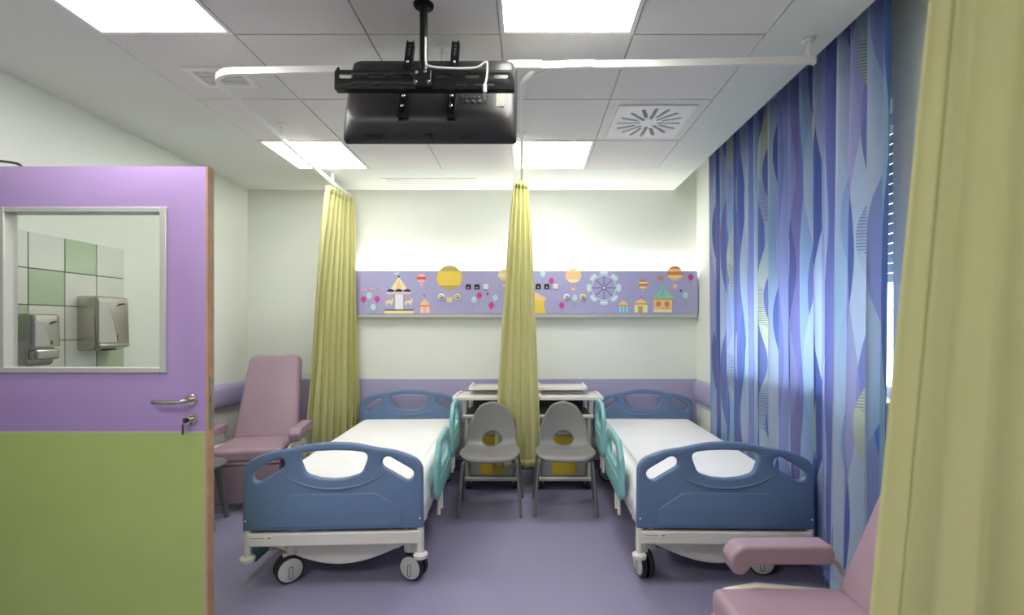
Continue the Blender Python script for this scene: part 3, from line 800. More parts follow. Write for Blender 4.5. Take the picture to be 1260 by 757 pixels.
# ------------------------------------------------------------------ recliners
def make_recliner(label, loc, rz):
    """local: faces -y"""
    R = thing('recliner', label, 'recliner', loc, rz, 'mauve recliners')
    bx('seat', -0.25, 0.25, -0.36, 0.14, 0.37, 0.465, 'vinyl_mauve', R, bevel=0.028, seg=4)
    bx('seat_base', -0.245, 0.245, -0.352, 0.14, 0.345, 0.372, 'vinyl_mauve', R, bevel=0.010, seg=3)
    bx('foot_rest', -0.24, 0.24, -0.345, -0.25, 0.055, 0.345, 'vinyl_mauve', R, bevel=0.018, seg=4)
    T = Tr(0, 0.115, 0.425, math.radians(-21))
    bk = round_poly([(-0.248, 0.0), (0.248, 0.0), (0.208, 0.745), (-0.208, 0.745)], [0.03, 0.03, 0.075, 0.075], 6)
    plate('backrest', bk, [], 0.10, 0.032, 'vinyl_mauve', R, T=T, key='recliner_back')
    plate('back_cover', [(a * 0.94, b * 0.96 + 0.01) for a, b in bk], [], 0.025, 0.004, 'seam_mauve', R, T=T @ Tr(0, 0.055, 0), key='recliner_cover')
    for s in (-1, 1):
        # arm pad with a rounded drop at the front (side profile in y-z)
        pf = round_poly([(-0.235, 0.585), (-0.275, 0.545), (-0.262, 0.485), (-0.225, 0.482), (-0.19, 0.518), (0.098, 0.518), (0.108, 0.55), (0.094, 0.588)], [0.05, 0.04, 0.03, 0.02, 0.03, 0.012, 0.012, 0.012], 6)
        A = MB().prism(pf, s * 0.325 - 0.042, s * 0.325 + 0.042, 'vinyl_mauve', Matrix(((0, 1, 0, 0), (1, 0, 0, 0), (0, 0, 1, 0), (0, 0, 0, 1)))).build('arm_pad', R, bevel=0.014, seg=3)
        MB().tube(catmull([(s * 0.325, 0.09, 0.535), (s * 0.325, 0.14, 0.50), (s * 0.315, 0.165, 0.42), (s * 0.30, 0.14, 0.33)], 5), 0.012, 'alu', 10).build('arm_support', R, smooth=50)
        MB().tube([(s * 0.315, 0.03, 0.40), (s * 0.31, 0.04, 0.25), (s * 0.30, 0.05, 0.10)], 0.014, 'frame_cream', 10).build('arm_strut', R, smooth=50)
        pf = round_poly([(-0.335, 0.375), (-0.30, 0.435), (-0.18, 0.455), (0.14, 0.425), (0.20, 0.36), (0.17, 0.325), (-0.20, 0.325), (-0.31, 0.335)], 0.03, 4)
        MB().prism(pf, s * 0.283 - 0.014, s * 0.283 + 0.014, 'frame_cream', Matrix(((0, 1, 0, 0), (1, 0, 0, 0), (0, 0, 1, 0), (0, 0, 0, 1)))).build('side_frame', R, bevel=0.008)
        MB().tube(catmull([(s * 0.283, -0.27, 0.35), (s * 0.283, -0.30, 0.20), (s * 0.283, -0.33, 0.05)], 4), 0.016, 'frame_cream', 10).build('leg', R, smooth=50)
        MB().tube(catmull([(s * 0.283, 0.14, 0.35), (s * 0.283, 0.20, 0.20), (s * 0.283, 0.25, 0.05)], 4), 0.016, 'frame_cream', 10).build('leg', R, smooth=50)
        for y in (-0.33, 0.25):
            MB().lathe([(0.012, -0.012), (0.03, -0.01), (0.032, 0), (0.03, 0.01), (0.012, 0.012)], 'rubber', 14, Tr(s * 0.283, y, 0.032, 0, PI / 2)).build('wheel', R, smooth=40)
    for s in (-1, 1): MB().lathe([(0.018, -0.03), (0.036, -0.024), (0.04, 0.0), (0.036, 0.024), (0.018, 0.03)], 'vinyl_mauve', 16, Tr(s * 0.30, -0.30, 0.30, 0, PI / 2)).build('side_roll', R, smooth=50)
    MB().tube([(-0.283, 0.22, 0.14), (0.283, 0.22, 0.14)], 0.014, 'frame_cream', 10).build('cross_bar', R, smooth=50)
    return R
make_recliner('mauve vinyl recliner in the far corner beside the left yellow curtain', (-2.19, 3.82, 0), math.radians(11))
make_recliner('mauve vinyl recliner in the near right corner beside the yellow curtain', (1.0, 1.40, 0), math.radians(-90))

# ------------------------------------------------------------------ curtains
def curtain(name, label, top, bot, z1, z0, pleats, amp_t, amp_b, m, mat_len, seed, nv=24, per=14, jitter=0.5, hem=True, flare=1.0, normal=None, group=None, stitched=True):
    """cloth hung between two ground paths: top path at height z1, bottom path at z0"""
    rnd = random.Random(seed)
    def path(pts):
        P = [Vector((a, b, 0)) for a, b in (p[:2] for p in catmull([(a, b, 0) for a, b in pts], 24))]
        L = [0.0]
        for a, b in zip(P, P[1:]): L.append(L[-1] + (b - a).length)
        def f(u):
            s = u * L[-1]
            for i in range(len(L) - 1):
                if s <= L[i + 1] + 1e-9:
                    t = (s - L[i]) / max(1e-9, L[i + 1] - L[i]); q = P[i].lerp(P[i + 1], t); tg = (P[i + 1] - P[i]).normalized(); return q, Vector((tg.y, -tg.x, 0))
        return f
    ft, fb = path(top), path(bot)
    nu = pleats * per
    wob = [rnd.uniform(-jitter, jitter) for _ in range(pleats + 3)]; am = [rnd.uniform(0.65, 1.25) for _ in range(pleats + 3)]
    drift = [rnd.uniform(-1, 1) for _ in range(pleats + 3)]
    def sm(arr, x):
        i = int(x); t = x - i; t = t * t * (3 - 2 * t); return arr[i] * (1 - t) + arr[i + 1] * t
    vs = []; uv = []
    for j in range(nv + 1):
        v = j / nv; z = z1 + (z0 - z1) * v; e = v ** flare
        for i in range(nu + 1):
            u = i / nu; x = u * pleats
            a, na = ft(u); b, nb = fb(u)
            p = a.lerp(b, e); n_ = na.lerp(nb, e)
            if normal is not None: n_ = Vector(normal)
            amp = (amp_t + (amp_b - amp_t) * v ** 0.7) * sm(am, x)
            ph = 2 * PI * x + sm(wob, x) * 1.6 + sm(drift, x) * 1.1 * v
            w1 = math.sin(ph); w1 = math.copysign(abs(w1) ** 0.8, w1)
            tg = Vector((-n_.y, n_.x, 0))
            p = p + n_ * (amp * w1) + tg * (amp * 0.45 * math.sin(2 * ph + 0.6) * v)
            vs.append((p.x, p.y, z)); uv.append((u * mat_len, z - z0))
    fs = [(j * (nu + 1) + i, j * (nu + 1) + i + 1, (j + 1) * (nu + 1) + i + 1, (j + 1) * (nu + 1) + i) for j in range(nv) for i in range(nu)]
    T = thing(name, label, 'curtain', (0, 0, 0), 0, group)
    o = MB().add(vs, fs, m).build('cloth', T, smooth=80, fix=False)
    ul = o.data.uv_layers.new(name='UVMap')
    for lp in o.data.loops: ul.data[lp.index].uv = uv[lp.vertex_index]
    # stitched hem and heading: narrow folded bands lying on the cloth, front and back
    if stitched:
        for nm, j0, j1 in (('heading_tape', 0, 1), ('hem', nv - 1, nv)):
            hv = []; hu = []
            for j in (j0, j1):
                for i in range(nu + 1): hv.append(vs[j * (nu + 1) + i]); hu.append(uv[j * (nu + 1) + i])
            hf = [(i, i + 1, nu + 2 + i, nu + 1 + i) for i in range(nu)]
            h = MB().add(hv, hf, m).build(nm, T, smooth=80, fix=False)
            hl = h.data.uv_layers.new(name='UVMap')
            for lp in h.data.loops: hl.data[lp.index].uv = hu[lp.vertex_index]
            sd = h.modifiers.new('thickness', 'SOLIDIFY'); sd.thickness = 0.005; sd.offset = 0
        hv = []; hu = []; nc = max(3, per // 4)
        for j in range(nv + 1):
            for i in range(nc + 1): hv.append(vs[j * (nu + 1) + i]); hu.append(uv[j * (nu + 1) + i])
        h = MB().add(hv, [(j * (nc + 1) + i, j * (nc + 1) + i + 1, (j + 1) * (nc + 1) + i + 1, (j + 1) * (nc + 1) + i) for j in range(nv) for i in range(nc)], m).build('side_hem', T, smooth=80, fix=False)
        hl = h.data.uv_layers.new(name='UVMap')
        for lp in h.data.loops: hl.data[lp.index].uv = hu[lp.vertex_index]
        sd = h.modifiers.new('thickness', 'SOLIDIFY'); sd.thickness = 0.005; sd.offset = 0
    return T, vs, nu
GY_ = 'yellow privacy curtains'
curtain('privacy_curtain', 'pale yellow privacy curtain gathered between the left bed and recliner', [(-1.72, 3.98), (-1.69, 4.15), (-1.655, 4.42)], [(-1.985, 4.14), (-1.80, 4.16), (-1.60, 4.43)], 2.585, 0.22, 8, 0.034, 0.040, 'curtain_yellow', 2.6, 3, nv=40, flare=0.8, group=GY_)
curtain('privacy_curtain', 'pale yellow privacy curtain gathered between the two chairs', [(-0.12, 3.86), (-0.07, 3.87), (-0.01, 3.89)], [(-0.285, 3.865), (-0.09, 3.85), (0.105, 3.865)], 2.585, 0.22, 5, 0.026, 0.026, 'curtain_yellow', 2.0, 12, nv=40, flare=0.75, group=GY_)
# near curtain: broad flat folds
curtain('privacy_curtain', 'olive yellow privacy curtain hanging close in front at the right edge', [(0.90, 0.985), (0.97, 0.965), (1.08, 1.0), (1.24, 0.97), (1.38, 1.02)], [(0.675, 0.985), (0.80, 0.955), (0.97, 0.99), (1.14, 0.95), (1.30, 1.0)], 2.585, 0.25, 4, 0.014, 0.022, 'curtain_yellow', 1.4, 21, nv=40, per=20, jitter=0.9, flare=1.0, group=GY_)
curtain('window_curtain', 'long blue and purple wavy striped curtain in front of the window', [(1.562, 3.98), (1.562, 3.2), (1.562, 2.70), (1.565, 2.48), (1.50, 2.24), (1.49, 1.925)], [(1.565, 3.96), (1.565, 3.2), (1.565, 2.72), (1.572, 2.47), (1.475, 2.22), (1.475, 1.935)], 2.90, 0.09, 19, 0.034, 0.033, 'curtain_blue', 4.6, 5, nv=40, per=14, jitter=0.8, group=None)

# ------------------------------------------------------------------ curtain track under the ceiling
ZR = EYE + 1.226
TRK = thing('curtain_track', 'white ceiling curtain track running round both beds', 'curtain track', (0, 0, ZR))
prof = [(-0.009, -0.016), (0.009, -0.016), (0.009, 0.016), (-0.009, 0.016)]
def arc(c, r, a0, a1, n=10): return [(c[0] + r * math.cos(a0 + (a1 - a0) * k / n), c[1] + r * math.sin(a0 + (a1 - a0) * k / n), 0) for k in range(n + 1)]
rr = 0.16
p1 = [(1.31, 2.150, 0), (0.6, 2.18, 0), (-0.3, 2.205, 0), (-1.57 + rr, 2.245, 0)] + arc((-1.572 + rr, 2.245 + rr), rr, -PI / 2, -PI, 10)[1:] + [(-1.62, 3.2, 0), (-1.675, 3.92, 0), (-1.69, 4.50, 0)]
MB().sweep(p1, prof, 'rail_white').build('outer_rail', TRK, smooth=30)
p2 = [(0.30, 2.178, 0), (0.20, 2.184, 0)] + [(0.20 - 0.24 * math.sin(PI / 2 * k / 10), 2.184 + 0.24 * (1 - math.cos(PI / 2 * k / 10)), 0) for k in range(1, 11)] + [(-0.05, 3.2, 0), (-0.062, 3.9, 0), (-0.068, 4.50, 0)]
MB().sweep([(a, b, -0.001) for a, b, c in p2], prof, 'rail_white').build('middle_rail', TRK, smooth=30)
bx('joint_sleeve', -0.10, 0.06, 2.178, 2.208, -0.018, 0.018, 'rail_white', TRK, bevel=0.002)
MB().box(1.308, 1.316, 2.138, 2.162, -0.018, 0.018, 'white_plastic').build('end_cap', TRK)
for x, y in ((1.285, 2.152), (-0.41, 2.21), (-1.612, 3.05), (-0.05, 3.2), (-1.68, 4.0)):
    h = MB(); h.box(x - 0.006, x + 0.006, y - 0.010, y + 0.010, 0.014, ZC - ZR - 0.012, 'white_plastic')
    for q in range(3): h.lathe([(0.0145, 0), (0.0145, 0.006)], 'white_plastic', 12, Tr(x, y, 0.022 + q * 0.02))
    h.lathe([(0.02, 0), (0.03, 0.008), (0.032, 0.0)], 'white_plastic', 16, Tr(x, y, ZC - ZR - 0.010)) if False else h.lathe([(0.018, 0), (0.032, 0.005), (0.032, 0.009)], 'white_plastic', 16, Tr(x, y, ZC - ZR - 0.010))
    h.build('hanger', TRK, smooth=40)
NT = thing('curtain_track', 'white ceiling track carrying the near curtain above the frame edge', 'curtain track', (0, 0, ZR))
MB().sweep([(0.70, 0.985, 0), (1.38, 1.0, 0)], prof, 'rail_white').build('rail', NT)
for x in (0.78, 1.34):
    bx('hanger', x - 0.006, x + 0.006, 0.98, 1.0, 0.014, ZC - ZR - 0.001, 'white_plastic', NT)
WT = thing('curtain_track', 'window curtain track inside the ceiling pocket above the blue curtain', 'curtain track', (0, 0, 2.915))
bx('rail', 1.54, 1.56, 1.8, 4.1, -0.012, 0.012, 'rail_white', WT)
for y in (2.0, 3.0, 4.0): bx('hanger', 1.542, 1.558, y, y + 0.03, 0.012, 0.0345, 'white_plastic', WT)

# ------------------------------------------------------------------ television on its ceiling mount
TX = -0.432
TV = thing('television', 'black flat television seen from behind on a ceiling pole mount', 'television', (TX, 2.0, 2.204))
tilt = math.atan2(0.14, 0.386)
Tt = Tr(0, 0, 0, -tilt)        # local z runs up the set, tilted away at the top
HW, HH = 0.377, 0.41
def rr_ring(w_, z0, z1, y, r):
    return [(a, y, b) for a, b in round_poly([(-w_, z0), (w_, z0), (w_, z1), (-w_, z1)], [r, r, min(r, 0.03), min(r, 0.03)], 5)]
sh = MB(); sh.loft([rr_ring(HW, 0, HH, 0.06, 0.012), rr_ring(HW, 0, HH, 0.035, 0.012), rr_ring(HW - 0.002, 0.002, HH - 0.003, 0.028, 0.02), rr_ring(HW - 0.006, 0.018, HH - 0.006, 0.008, 0.06), rr_ring(HW - 0.014, 0.038, HH - 0.012, -0.016, 0.10), rr_ring(HW - 0.03, 0.05, HH - 0.02, -0.026, 0.10), rr_ring(HW - 0.09, 0.075, HH - 0.05, -0.034, 0.07), rr_ring(HW - 0.15, 0.10, HH - 0.08, -0.036, 0.05)], 'tv_black', Tt)
shell = sh.build('back_shell', TV, smooth=45)
MB().box(-HW + 0.012, HW - 0.012, 0.06, 0.0612, 0.014, HH - 0.012, 'tv_dark', Tt).build('screen', TV)
for x in (-0.24, 0.17):
    g = MB()
    for q in range(6): g.box(x - 0.045 + q * 0.016, x - 0.035 + q * 0.016, 0.004, 0.024, 0.0005, 0.004, 'tv_dark', Tt)
    g.build('speaker_grille', shell)
MB().box(-0.02, 0.012, 0.0, 0.03, -0.006, 0.006, 'mount_black', Tt).build('sensor_block', shell, bevel=0.003)
cn = MB(); cn.box(0.13, 0.25, -0.0365, -0.028, 0.13, 0.175, 'tv_dark', Tt)
for q in range(5): cn.lathe([(0.005, 0), (0.005, 0.006)], 'steel', 10, Tt @ Tr(0.142 + q * 0.018, -0.0355, 0.165, PI / 2))
for q in range(3): cn.lathe([(0.007, 0), (0.007, 0.006)], 'steel', 10, Tt @ Tr(0.165 + q * 0.028, -0.0355, 0.142, PI / 2))
cn.build('connector_panel', shell)
MB().box(0.285, 0.325, -0.0335, -0.0255, 0.12, 0.19, 'sticker', Tt).build('rating_sticker', shell)
# wall-plate bar, tilted arms, pole
yb = -0.085; zb = EYE + 302 * 1.93 / 575 - 2.204
bar_out = [(-0.365, -0.034), (0.372, -0.034), (0.372, 0.034), (-0.345, 0.034), (-0.345, 0.049), (-0.352, 0.049), (-0.365, 0.03)]
slots = [capsule(x, 0.012, 0.02, 0, 0.009, 5) for x in (-0.318, 0.20, 0.318)] + [capsule(x, 0.012, 0.03, 0, 0.008, 5) for x in (-0.19, -0.09, 0.09)] + [capsule(x, -0.022, 0.035, 0, 0.0035, 4) for x in (-0.25, -0.14, 0.14, 0.25)]
pb = plate('mount_bar', bar_out, slots, 0.005, 0.0008, 'mount_black', TV); pb.location = (0, yb, zb)
lp = MB(); lp.box(-0.365, 0.372, -0.002, 0.035, -0.040, -0.034, 'mount_black'); lp.box(-0.345, 0.372, -0.002, 0.03, 0.034, 0.038, 'mount_black'); lp.build('lip', pb)
for x in (-0.105, 0.10):
    ao = [(x - 0.016, 0.045), (x + 0.016, 0.045), (x + 0.016, 0.485), (x + 0.012, 0.485), (x + 0.012, 0.475), (x - 0.012, 0.475), (x - 0.012, 0.485), (x - 0.016, 0.485)]
    hs = [capsule(x, 0.40 + q * 0.012, 0.004, 0, 0.0032, 4) for q in range(6)] + [capsule(x, 0.10, 0, 0.03, 0.004, 4), capsule(x, 0.18, 0, 0.02, 0.004, 4)]
    ar = plate('mount_arm', ao, hs, 0.004, 0.0006, 'mount_black', TV, T=Tt @ Tr(0, -0.05, 0))
    fl = MB()
    for s in (-1, 1): fl.box(x + s * 0.016 - 0.0015, x + s * 0.016 + 0.0015, -0.052, -0.028, 0.045, 0.475, 'mount_black', Tt)
    fl.build('flange', ar)
    for z in (0.10, 0.155, 0.205, 0.35):
        MB().lathe([(0.007, 0), (0.007, 0.006), (0.004, 0.009)], 'chrome', 10, Tt @ Tr(x, -0.052, z, PI / 2)).build('bolt', ar, smooth=40)
    for z in (0.15, 0.36):
        MB().lathe([(0.009, 0), (0.009, 0.036)], 'mount_black', 10, Tt @ Tr(x, -0.018, z, PI / 2)).build('spacer', ar, smooth=40)
py = -0.085
zt = ZC - 2.204
MB().tube([(0, py, zb - 0.03), (0, py, zt - 0.01)], 0.0165, 'mount_black', 18).build('pole', TV, smooth=50)
MB().lathe([(0.02, zt - 0.02), (0.022, zt - 0.012), (0.04, zt - 0.008), (0.042, zt - 0.0015)], 'mount_black', 24, Tr(0, py, 0)).build('ceiling_plate', TV, smooth=40)
cl = MB(); cl.box(-0.035, 0.035, py - 0.026, py - 0.004, zb - 0.04, zb + 0.03, 'mount_black'); clo = cl.build('clamp', TV, bevel=0.004)
for x, z in ((-0.026, zb - 0.025), (0.026, zb - 0.025), (0.012, zb + 0.016), (-0.022, zb + 0.012)):
    MB().lathe([(0.0075, 0), (0.0075, 0.006), (0.005, 0.009)], 'chrome', 10, Tr(x, py - 0.026, z, PI / 2)).build('bolt', clo, smooth=40)
MB().tube(catmull([(0.012, py - 0.02, zb + 0.16), (0.014, py - 0.025, zb + 0.06), (0.035, py - 0.03, zb + 0.036), (0.12, py - 0.02, zb + 0.034), (0.215, py - 0.02, zb + 0.036), (0.25, py - 0.022, zb + 0.055), (0.262, py - 0.024, zb + 0.052), (0.26, py - 0.02, zb - 0.0), (0.252, py - 0.018, zb - 0.04), (0.247, py + 0.035, zb - 0.065)], 6), 0.004, 'white_plastic', 8).build('cable', TV, smooth=60)
MB().lathe([(0.008, -0.016), (0.008, 0.014), (0.004, 0.018)], 'white_plastic', 10, Tr(0.252, py - 0.018, zb - 0.045)).build('plug', TV, smooth=40)

# ------------------------------------------------------------------ ceiling vents
V = thing('ceiling_diffuser', 'square white ceiling air diffuser with radial slots', 'air vent', (0.77, 3.01, ZC - 0.001))
plate_pts = [(-0.235, -0.235), (0.235, -0.235), (0.235, 0.235), (-0.235, 0.235)]
hol = []; backs = MB()
for k in range(16):
    a = 2 * PI * k / 16 + PI / 16 * 0; r0, r1 = 0.062 if k % 2 == 0 else 0.09, 0.195
    cx, cz = (r0 + r1) / 2 * math.cos(a), (r0 + r1) / 2 * math.sin(a); h_ = (r1 - r0) / 2
    hol.append(capsule(cx, cz, h_ * math.cos(a), h_ * math.sin(a), 0.0105, 4))
plate('face_plate', plate_pts, hol, 0.008, 0.001, 'white_plastic', V, T=Matrix.Rotation(PI / 2, 4, 'X') @ Tr(0, -0.005, 0))
bx('dark_plenum', -0.21, 0.21, -0.21, 0.21, -0.0008, 0.0006, 'cabinet_dark', V)
for k in range(16):
    a = 2 * PI * k / 16; r0, r1 = 0.062 if k % 2 == 0 else 0.09, 0.195
    MB().box(r0, r1, -0.002, 0.004, -0.0085, -0.001, 'cabinet_grey', Matrix.Rotation(a, 4, 'Z')).build('slot_blade', V)
V = thing('ceiling_vent', 'small white slatted ceiling vent beside the track corner', 'air vent', (-1.62, 2.47, ZC - 0.001))
m_ = MB()
for a in (-1, 1):
    m_.box(min(a * 0.15, a * 0.115), max(a * 0.15, a * 0.115), -0.10, 0.10, -0.008, 0, 'white_plastic'); m_.box(-0.115, 0.115, min(a * 0.1, a * 0.07), max(a * 0.1, a * 0.07), -0.008, 0, 'white_plastic')
m_.build('frame', V)
bx('backing', -0.115, 0.115, -0.07, 0.07, -0.002, 0, 'cabinet_grey', V)
for q in range(7): bx('slat', -0.115, 0.115, -0.063 + q * 0.02, -0.055 + q * 0.02, -0.008, -0.002, 'white_plastic', V)
V = thing('linear_vent', 'long white linear ceiling vent near the back wall', 'air vent', (-0.90, 4.25, ZC))
m_ = MB()
for a in (-1, 1):
    m_.box(min(a * 0.42, a * 0.39), max(a * 0.42, a * 0.39), -0.10, 0.10, -0.005, 0, 'white_plastic'); m_.box(-0.39, 0.39, min(a * 0.1, a * 0.07), max(a * 0.1, a * 0.07), -0.005, 0, 'white_plastic')
m_.build('frame', V)
bx('backing', -0.39, 0.39, -0.07, 0.07, -0.002, 0, 'ceiling_paint', V)
for q in range(4): bx('slat', -0.39, 0.39, -0.058 + q * 0.035, -0.043 + q * 0.035, -0.0045, -0.002, 'white_plastic', V)

# ------------------------------------------------------------------ dispensers on the left wall
def dispenser(name, label, cat, y0, y1, z0, z1, dp, towel_dispenser):
    T = thing(name, label, cat, (XL + 0.009, (y0 + y1) / 2, z0))
    w_ = (y1 - y0) / 2; h = z1 - z0
    rings = []
    def ring(z, d, r, wf=1.0): return [(a, b, z) for a, b in round_poly([(0, -w_ * wf), (d, -w_ * wf), (d, w_ * wf), (0, w_ * wf)], [0.004, r, r, 0.004], 5)]
    if towel_dispenser:
        R_ = [ring(0, dp * 0.62, 0.012, 0.9), ring(0.012, dp * 0.82, 0.02), ring(0.035, dp, 0.022), ring(h - 0.03, dp * 0.93, 0.022), ring(h - 0.008, dp * 0.9, 0.02), ring(h, dp * 0.80, 0.016, 0.95)]
    else:
        R_ = [ring(0, dp * 0.55, 0.012, 0.85), ring(0.012, dp * 0.62, 0.016), ring(h * 0.34, dp * 0.66, 0.016), ring(h * 0.36, dp * 0.98, 0.022), ring(h - 0.03, dp * 0.95, 0.022), ring(h - 0.008, dp * 0.92, 0.02), ring(h, dp * 0.8, 0.016, 0.95)]
    MB().loft(R_, 'steel').build('casing', T, smooth=40)
    if towel_dispenser:
        pf = round_poly([(-w_ * 0.95, 0.05), (w_ * 0.1, 0.05), (w_ * 0.1, 0.075), (-w_ * 0.42, h - 0.03), (-w_ * 0.95, h - 0.03)], 0.006, 3)
        MB().prism(pf, dp * 0.965, dp * 1.01, 'alu', Matrix(((0, 1, 0, 0), (1, 0, 0, 0), (0, 0, 1, 0), (0, 0, 0, 1)))).build('front_plate', T, bevel=0.002)
        bx('lip', dp * 0.3, dp * 1.03, -w_ * 0.92, w_ * 0.92, 0.018, 0.04, 'steel', T, bevel=0.008, seg=3)
        bx('outlet', dp * 0.35, dp * 0.75, -w_ * 0.4, w_ * 0.4, -0.002, 0.004, 'rubber', T)
        bx('slot', dp * 0.97, dp * 1.005, w_ * 0.13, w_ * 0.17, 0.055, 0.095, 'dark_steel', T)
    else:
        pf = round_poly([(-w_ * 0.9, h * 0.38), (w_ * 0.15, h * 0.38), (w_ * 0.1, h * 0.5), (-w_ * 0.4, h - 0.04), (-w_ * 0.9, h - 0.04)], 0.005, 3)
        MB().prism(pf, dp * 0.94, dp * 0.99, 'alu', Matrix(((0, 1, 0, 0), (1, 0, 0, 0), (0, 0, 1, 0), (0, 0, 0, 1)))).build('front_plate', T, bevel=0.002)
        bx('push_lever', dp * 0.6, dp * 1.02, -w_ * 0.85, w_ * 0.85, 0.03, h * 0.32, 'steel', T, bevel=0.012, seg=3)
        bx('slot', dp * 0.96, dp * 0.985, w_ * 0.2, w_ * 0.3, h * 0.4, h * 0.48, 'rubber', T)
    yl = w_ * 0.42; zl = h - 0.045; xl_ = dp * (0.945 if towel_dispenser else 0.965) + 0.002
    k = w_ / 0.115
    MB().tube(catmull([(xl_, yl - 0.024 * k, zl - 0.012), (xl_, yl - 0.008 * k, zl + 0.004), (xl_, yl, zl - 0.003), (xl_, yl + 0.012 * k, zl + 0.006), (xl_, yl + 0.026 * k, zl + 0.003)], 5), 0.0022, 'ink_navy', 6).build('script_logo', T, smooth=60)
dispenser('towel_dispenser', 'larger brushed steel wall dispenser on the tiles seen through the door window', 'dispenser', 2.80, 3.03, EYE - 0.146, EYE + 0.185, 0.13, True)  # the larger casing is a paper towel dispenser
dispenser('soap_dispenser', 'smaller brushed steel soap dispenser on the tiles seen through the door window', 'dispenser', 2.45, 2.60, EYE - 0.21, EYE + 0.068, 0.115, False)

# ------------------------------------------------------------------ head panel with printed fairground
YP = 4.448                                     # front face of the panel
K = YP / 575.0
def W(px, py): return ((px - 651) * K, EYE + (402 - py) * K)
PX0, PX1 = W(428, 0)[0], W(858.5, 0)[0]; PZ0, PZ1 = W(0, 386)[1], W(0, 333)[1]
HP = thing('head_panel', 'long lilac wall panel printed with fairground tents and balloons above the beds', 'wall panel', (0, YP, 0))
pp = round_poly([(PX0, PZ0), (PX1, PZ0), (PX1, PZ1), (PX0, PZ1)], [0.004, 0.012, 0.018, 0.004], 4)
MB().prism(pp, 0, 0.018, 'panel_lilac').build('printed_board', HP)
bx('back_box', PX0 + 0.02, PX1 - 0.015, 0.018, YB - YP - 0.0002, PZ0 - 0.02, PZ1 - 0.035, 'white_plastic', HP)
bx('bottom_rail', PX0, PX1 - 0.005, 0.003, 0.025, PZ0 - 0.036, PZ0 - 0.0005, 'alu', HP, bevel=0.003)
bx('light_strip', PX0 + 0.03, PX1 - 0.03, 0.024, 0.054, PZ1 - 0.034, PZ1 - 0.028, 'strip_glow', HP)

class Art(MB):
    """flat print laid on the board; lay = stacking order"""
    def shape(self, pts, m, lay=1):
        y = -0.0006 * lay
        if sum(a[0] * b[1] - b[0] * a[1] for a, b in zip(pts, pts[1:] + pts[:1])) < 0: pts = pts[::-1]
        self.add([(a, y, b) for a, b in pts], [tuple(range(len(pts)))], m); return self
    def line(self, a, b, w_, m, lay=1):
        d = (Vector(b) - Vector(a)).normalized() * w_ / 2; n_ = Vector((-d.y, d.x))
        return self.shape([tuple(Vector(a) + n_), tuple(Vector(a) - n_), tuple(Vector(b) - n_), tuple(Vector(b) + n_)], m, lay)
    def bands(self, cx, cz, rx, rz, cuts, lay=1, thick=None):
        """ellipse cut in level bands: cuts = [(t0,t1,mat)] from -1 bottom to 1 top"""
        for t0, t1, m in cuts:
            n = 10; pts = []
            for k in range(n + 1):
                t = t0 + (t1 - t0) * k / n; pts.append((cx + rx * math.sqrt(max(0, 1 - t * t)), cz + rz * t))
            for k in range(n + 1):
                t = t1 + (t0 - t1) * k / n; pts.append((cx - rx * math.sqrt(max(0, 1 - t * t)), cz + rz * t))
            if abs(t0) == 1: pts = pts[1:]
            if thick: self.prism(pts, -0.0006 * lay, thick, m)
            else: self.shape(pts, m, lay)
        return self
A = lambda x, y: W(430 + x / 5.727, 300 + y / 5.727)
Bc = lambda x, y: W(640 + x / 5.25, 300 + y / 5.25)
KA, KB = K / 5.727, K / 5.25
def toy_balloon(c, r, m, tail):
    a = Art(); a.shape(ellipse(c[0], c[1], r, r * 1.15, 18), m, 2); a.shape([(c[0], c[1] - r), (c[0] + r * 0.3, c[1] - r * 1.45), (c[0] - r * 0.3, c[1] - r * 1.45)], m, 1)
    a.line((c[0], c[1] - r * 1.4), (c[0] - r * 0.15, c[1] - r * 1.4 - tail), 0.003, 'ink_lilac_dark', 1)
    a.build('printed_toy_balloon', HP, fix=False)
for x, y, m in ((100, 392, 'ink_magenta'), (138, 365, 'ink_mint'), (195, 390, 'ink_magenta'), (168, 446, 'ink_mint'), (877, 393, 'ink_mint'), (915, 365, 'ink_magenta'), (1000, 434, 'ink_magenta'), (1028, 380, 'ink_mint')):
    toy_balloon(A(x, y), 19 * KA, m, 50 * KA if y < 440 else 30 * KA)
for x, y, m in ((147, 193, 'ink_mint'), (201, 240, 'ink_magenta'), (352, 349, 'ink_mint'), (269, 398, 'ink_magenta'), (1102, 216, 'ink_magenta'), (1068, 332, 'ink_mint')):
    toy_balloon(Bc(x, y), 17 * KB, m, 45 * KB if y < 390 else 26 * KB)
def air_balloon(c, rx, rz, cuts, basket, k, proud=False):
    a = Art(); a.bands(c[0], c[1], rx, rz, cuts, 3, 0.012 if proud else None)
    bw, bz, bh = basket
    for s in (-1, 1): a.line((c[0] + s * rx * 0.35, c[1] - rz * 0.93), (c[0] + s * bw * 0.8, bz + bh), 0.0028, 'ink_pink', 2)
    a.shape([(c[0] - bw, bz + bh), (c[0] + bw, bz + bh), (c[0] + bw * 0.7, bz), (c[0] - bw * 0.7, bz)], 'ink_peach', 3)
    a.build('printed_air_balloon', HP, fix=False)
c = A(705, 240); air_balloon(c, 90 * KA, 88 * KA, [(-1, -0.62, 'ink_olive'), (-0.62, 0.52, 'ink_yellow'), (0.52, 1, 'ink_olive')], (24 * KA, A(0, 412)[1], 34 * KA), KA, True)
c = A(507, 243); air_balloon(c, 32 * KA, 32 * KA, [(-1, -0.3, 'ink_pink'), (-0.3, 0.3, 'ink_red'), (0.3, 1, 'ink_pink')], (9 * KA, A(0, 298)[1], 12 * KA), KA)
c = A(1090, 220); air_balloon(c, 42 * KA, 42 * KA, [(-1, -0.4, 'ink_peach'), (-0.4, 0.35, 'ink_cream'), (0.35, 1, 'ink_peach')], (12 * KA, A(0, 304)[1], 14 * KA), KA, True)
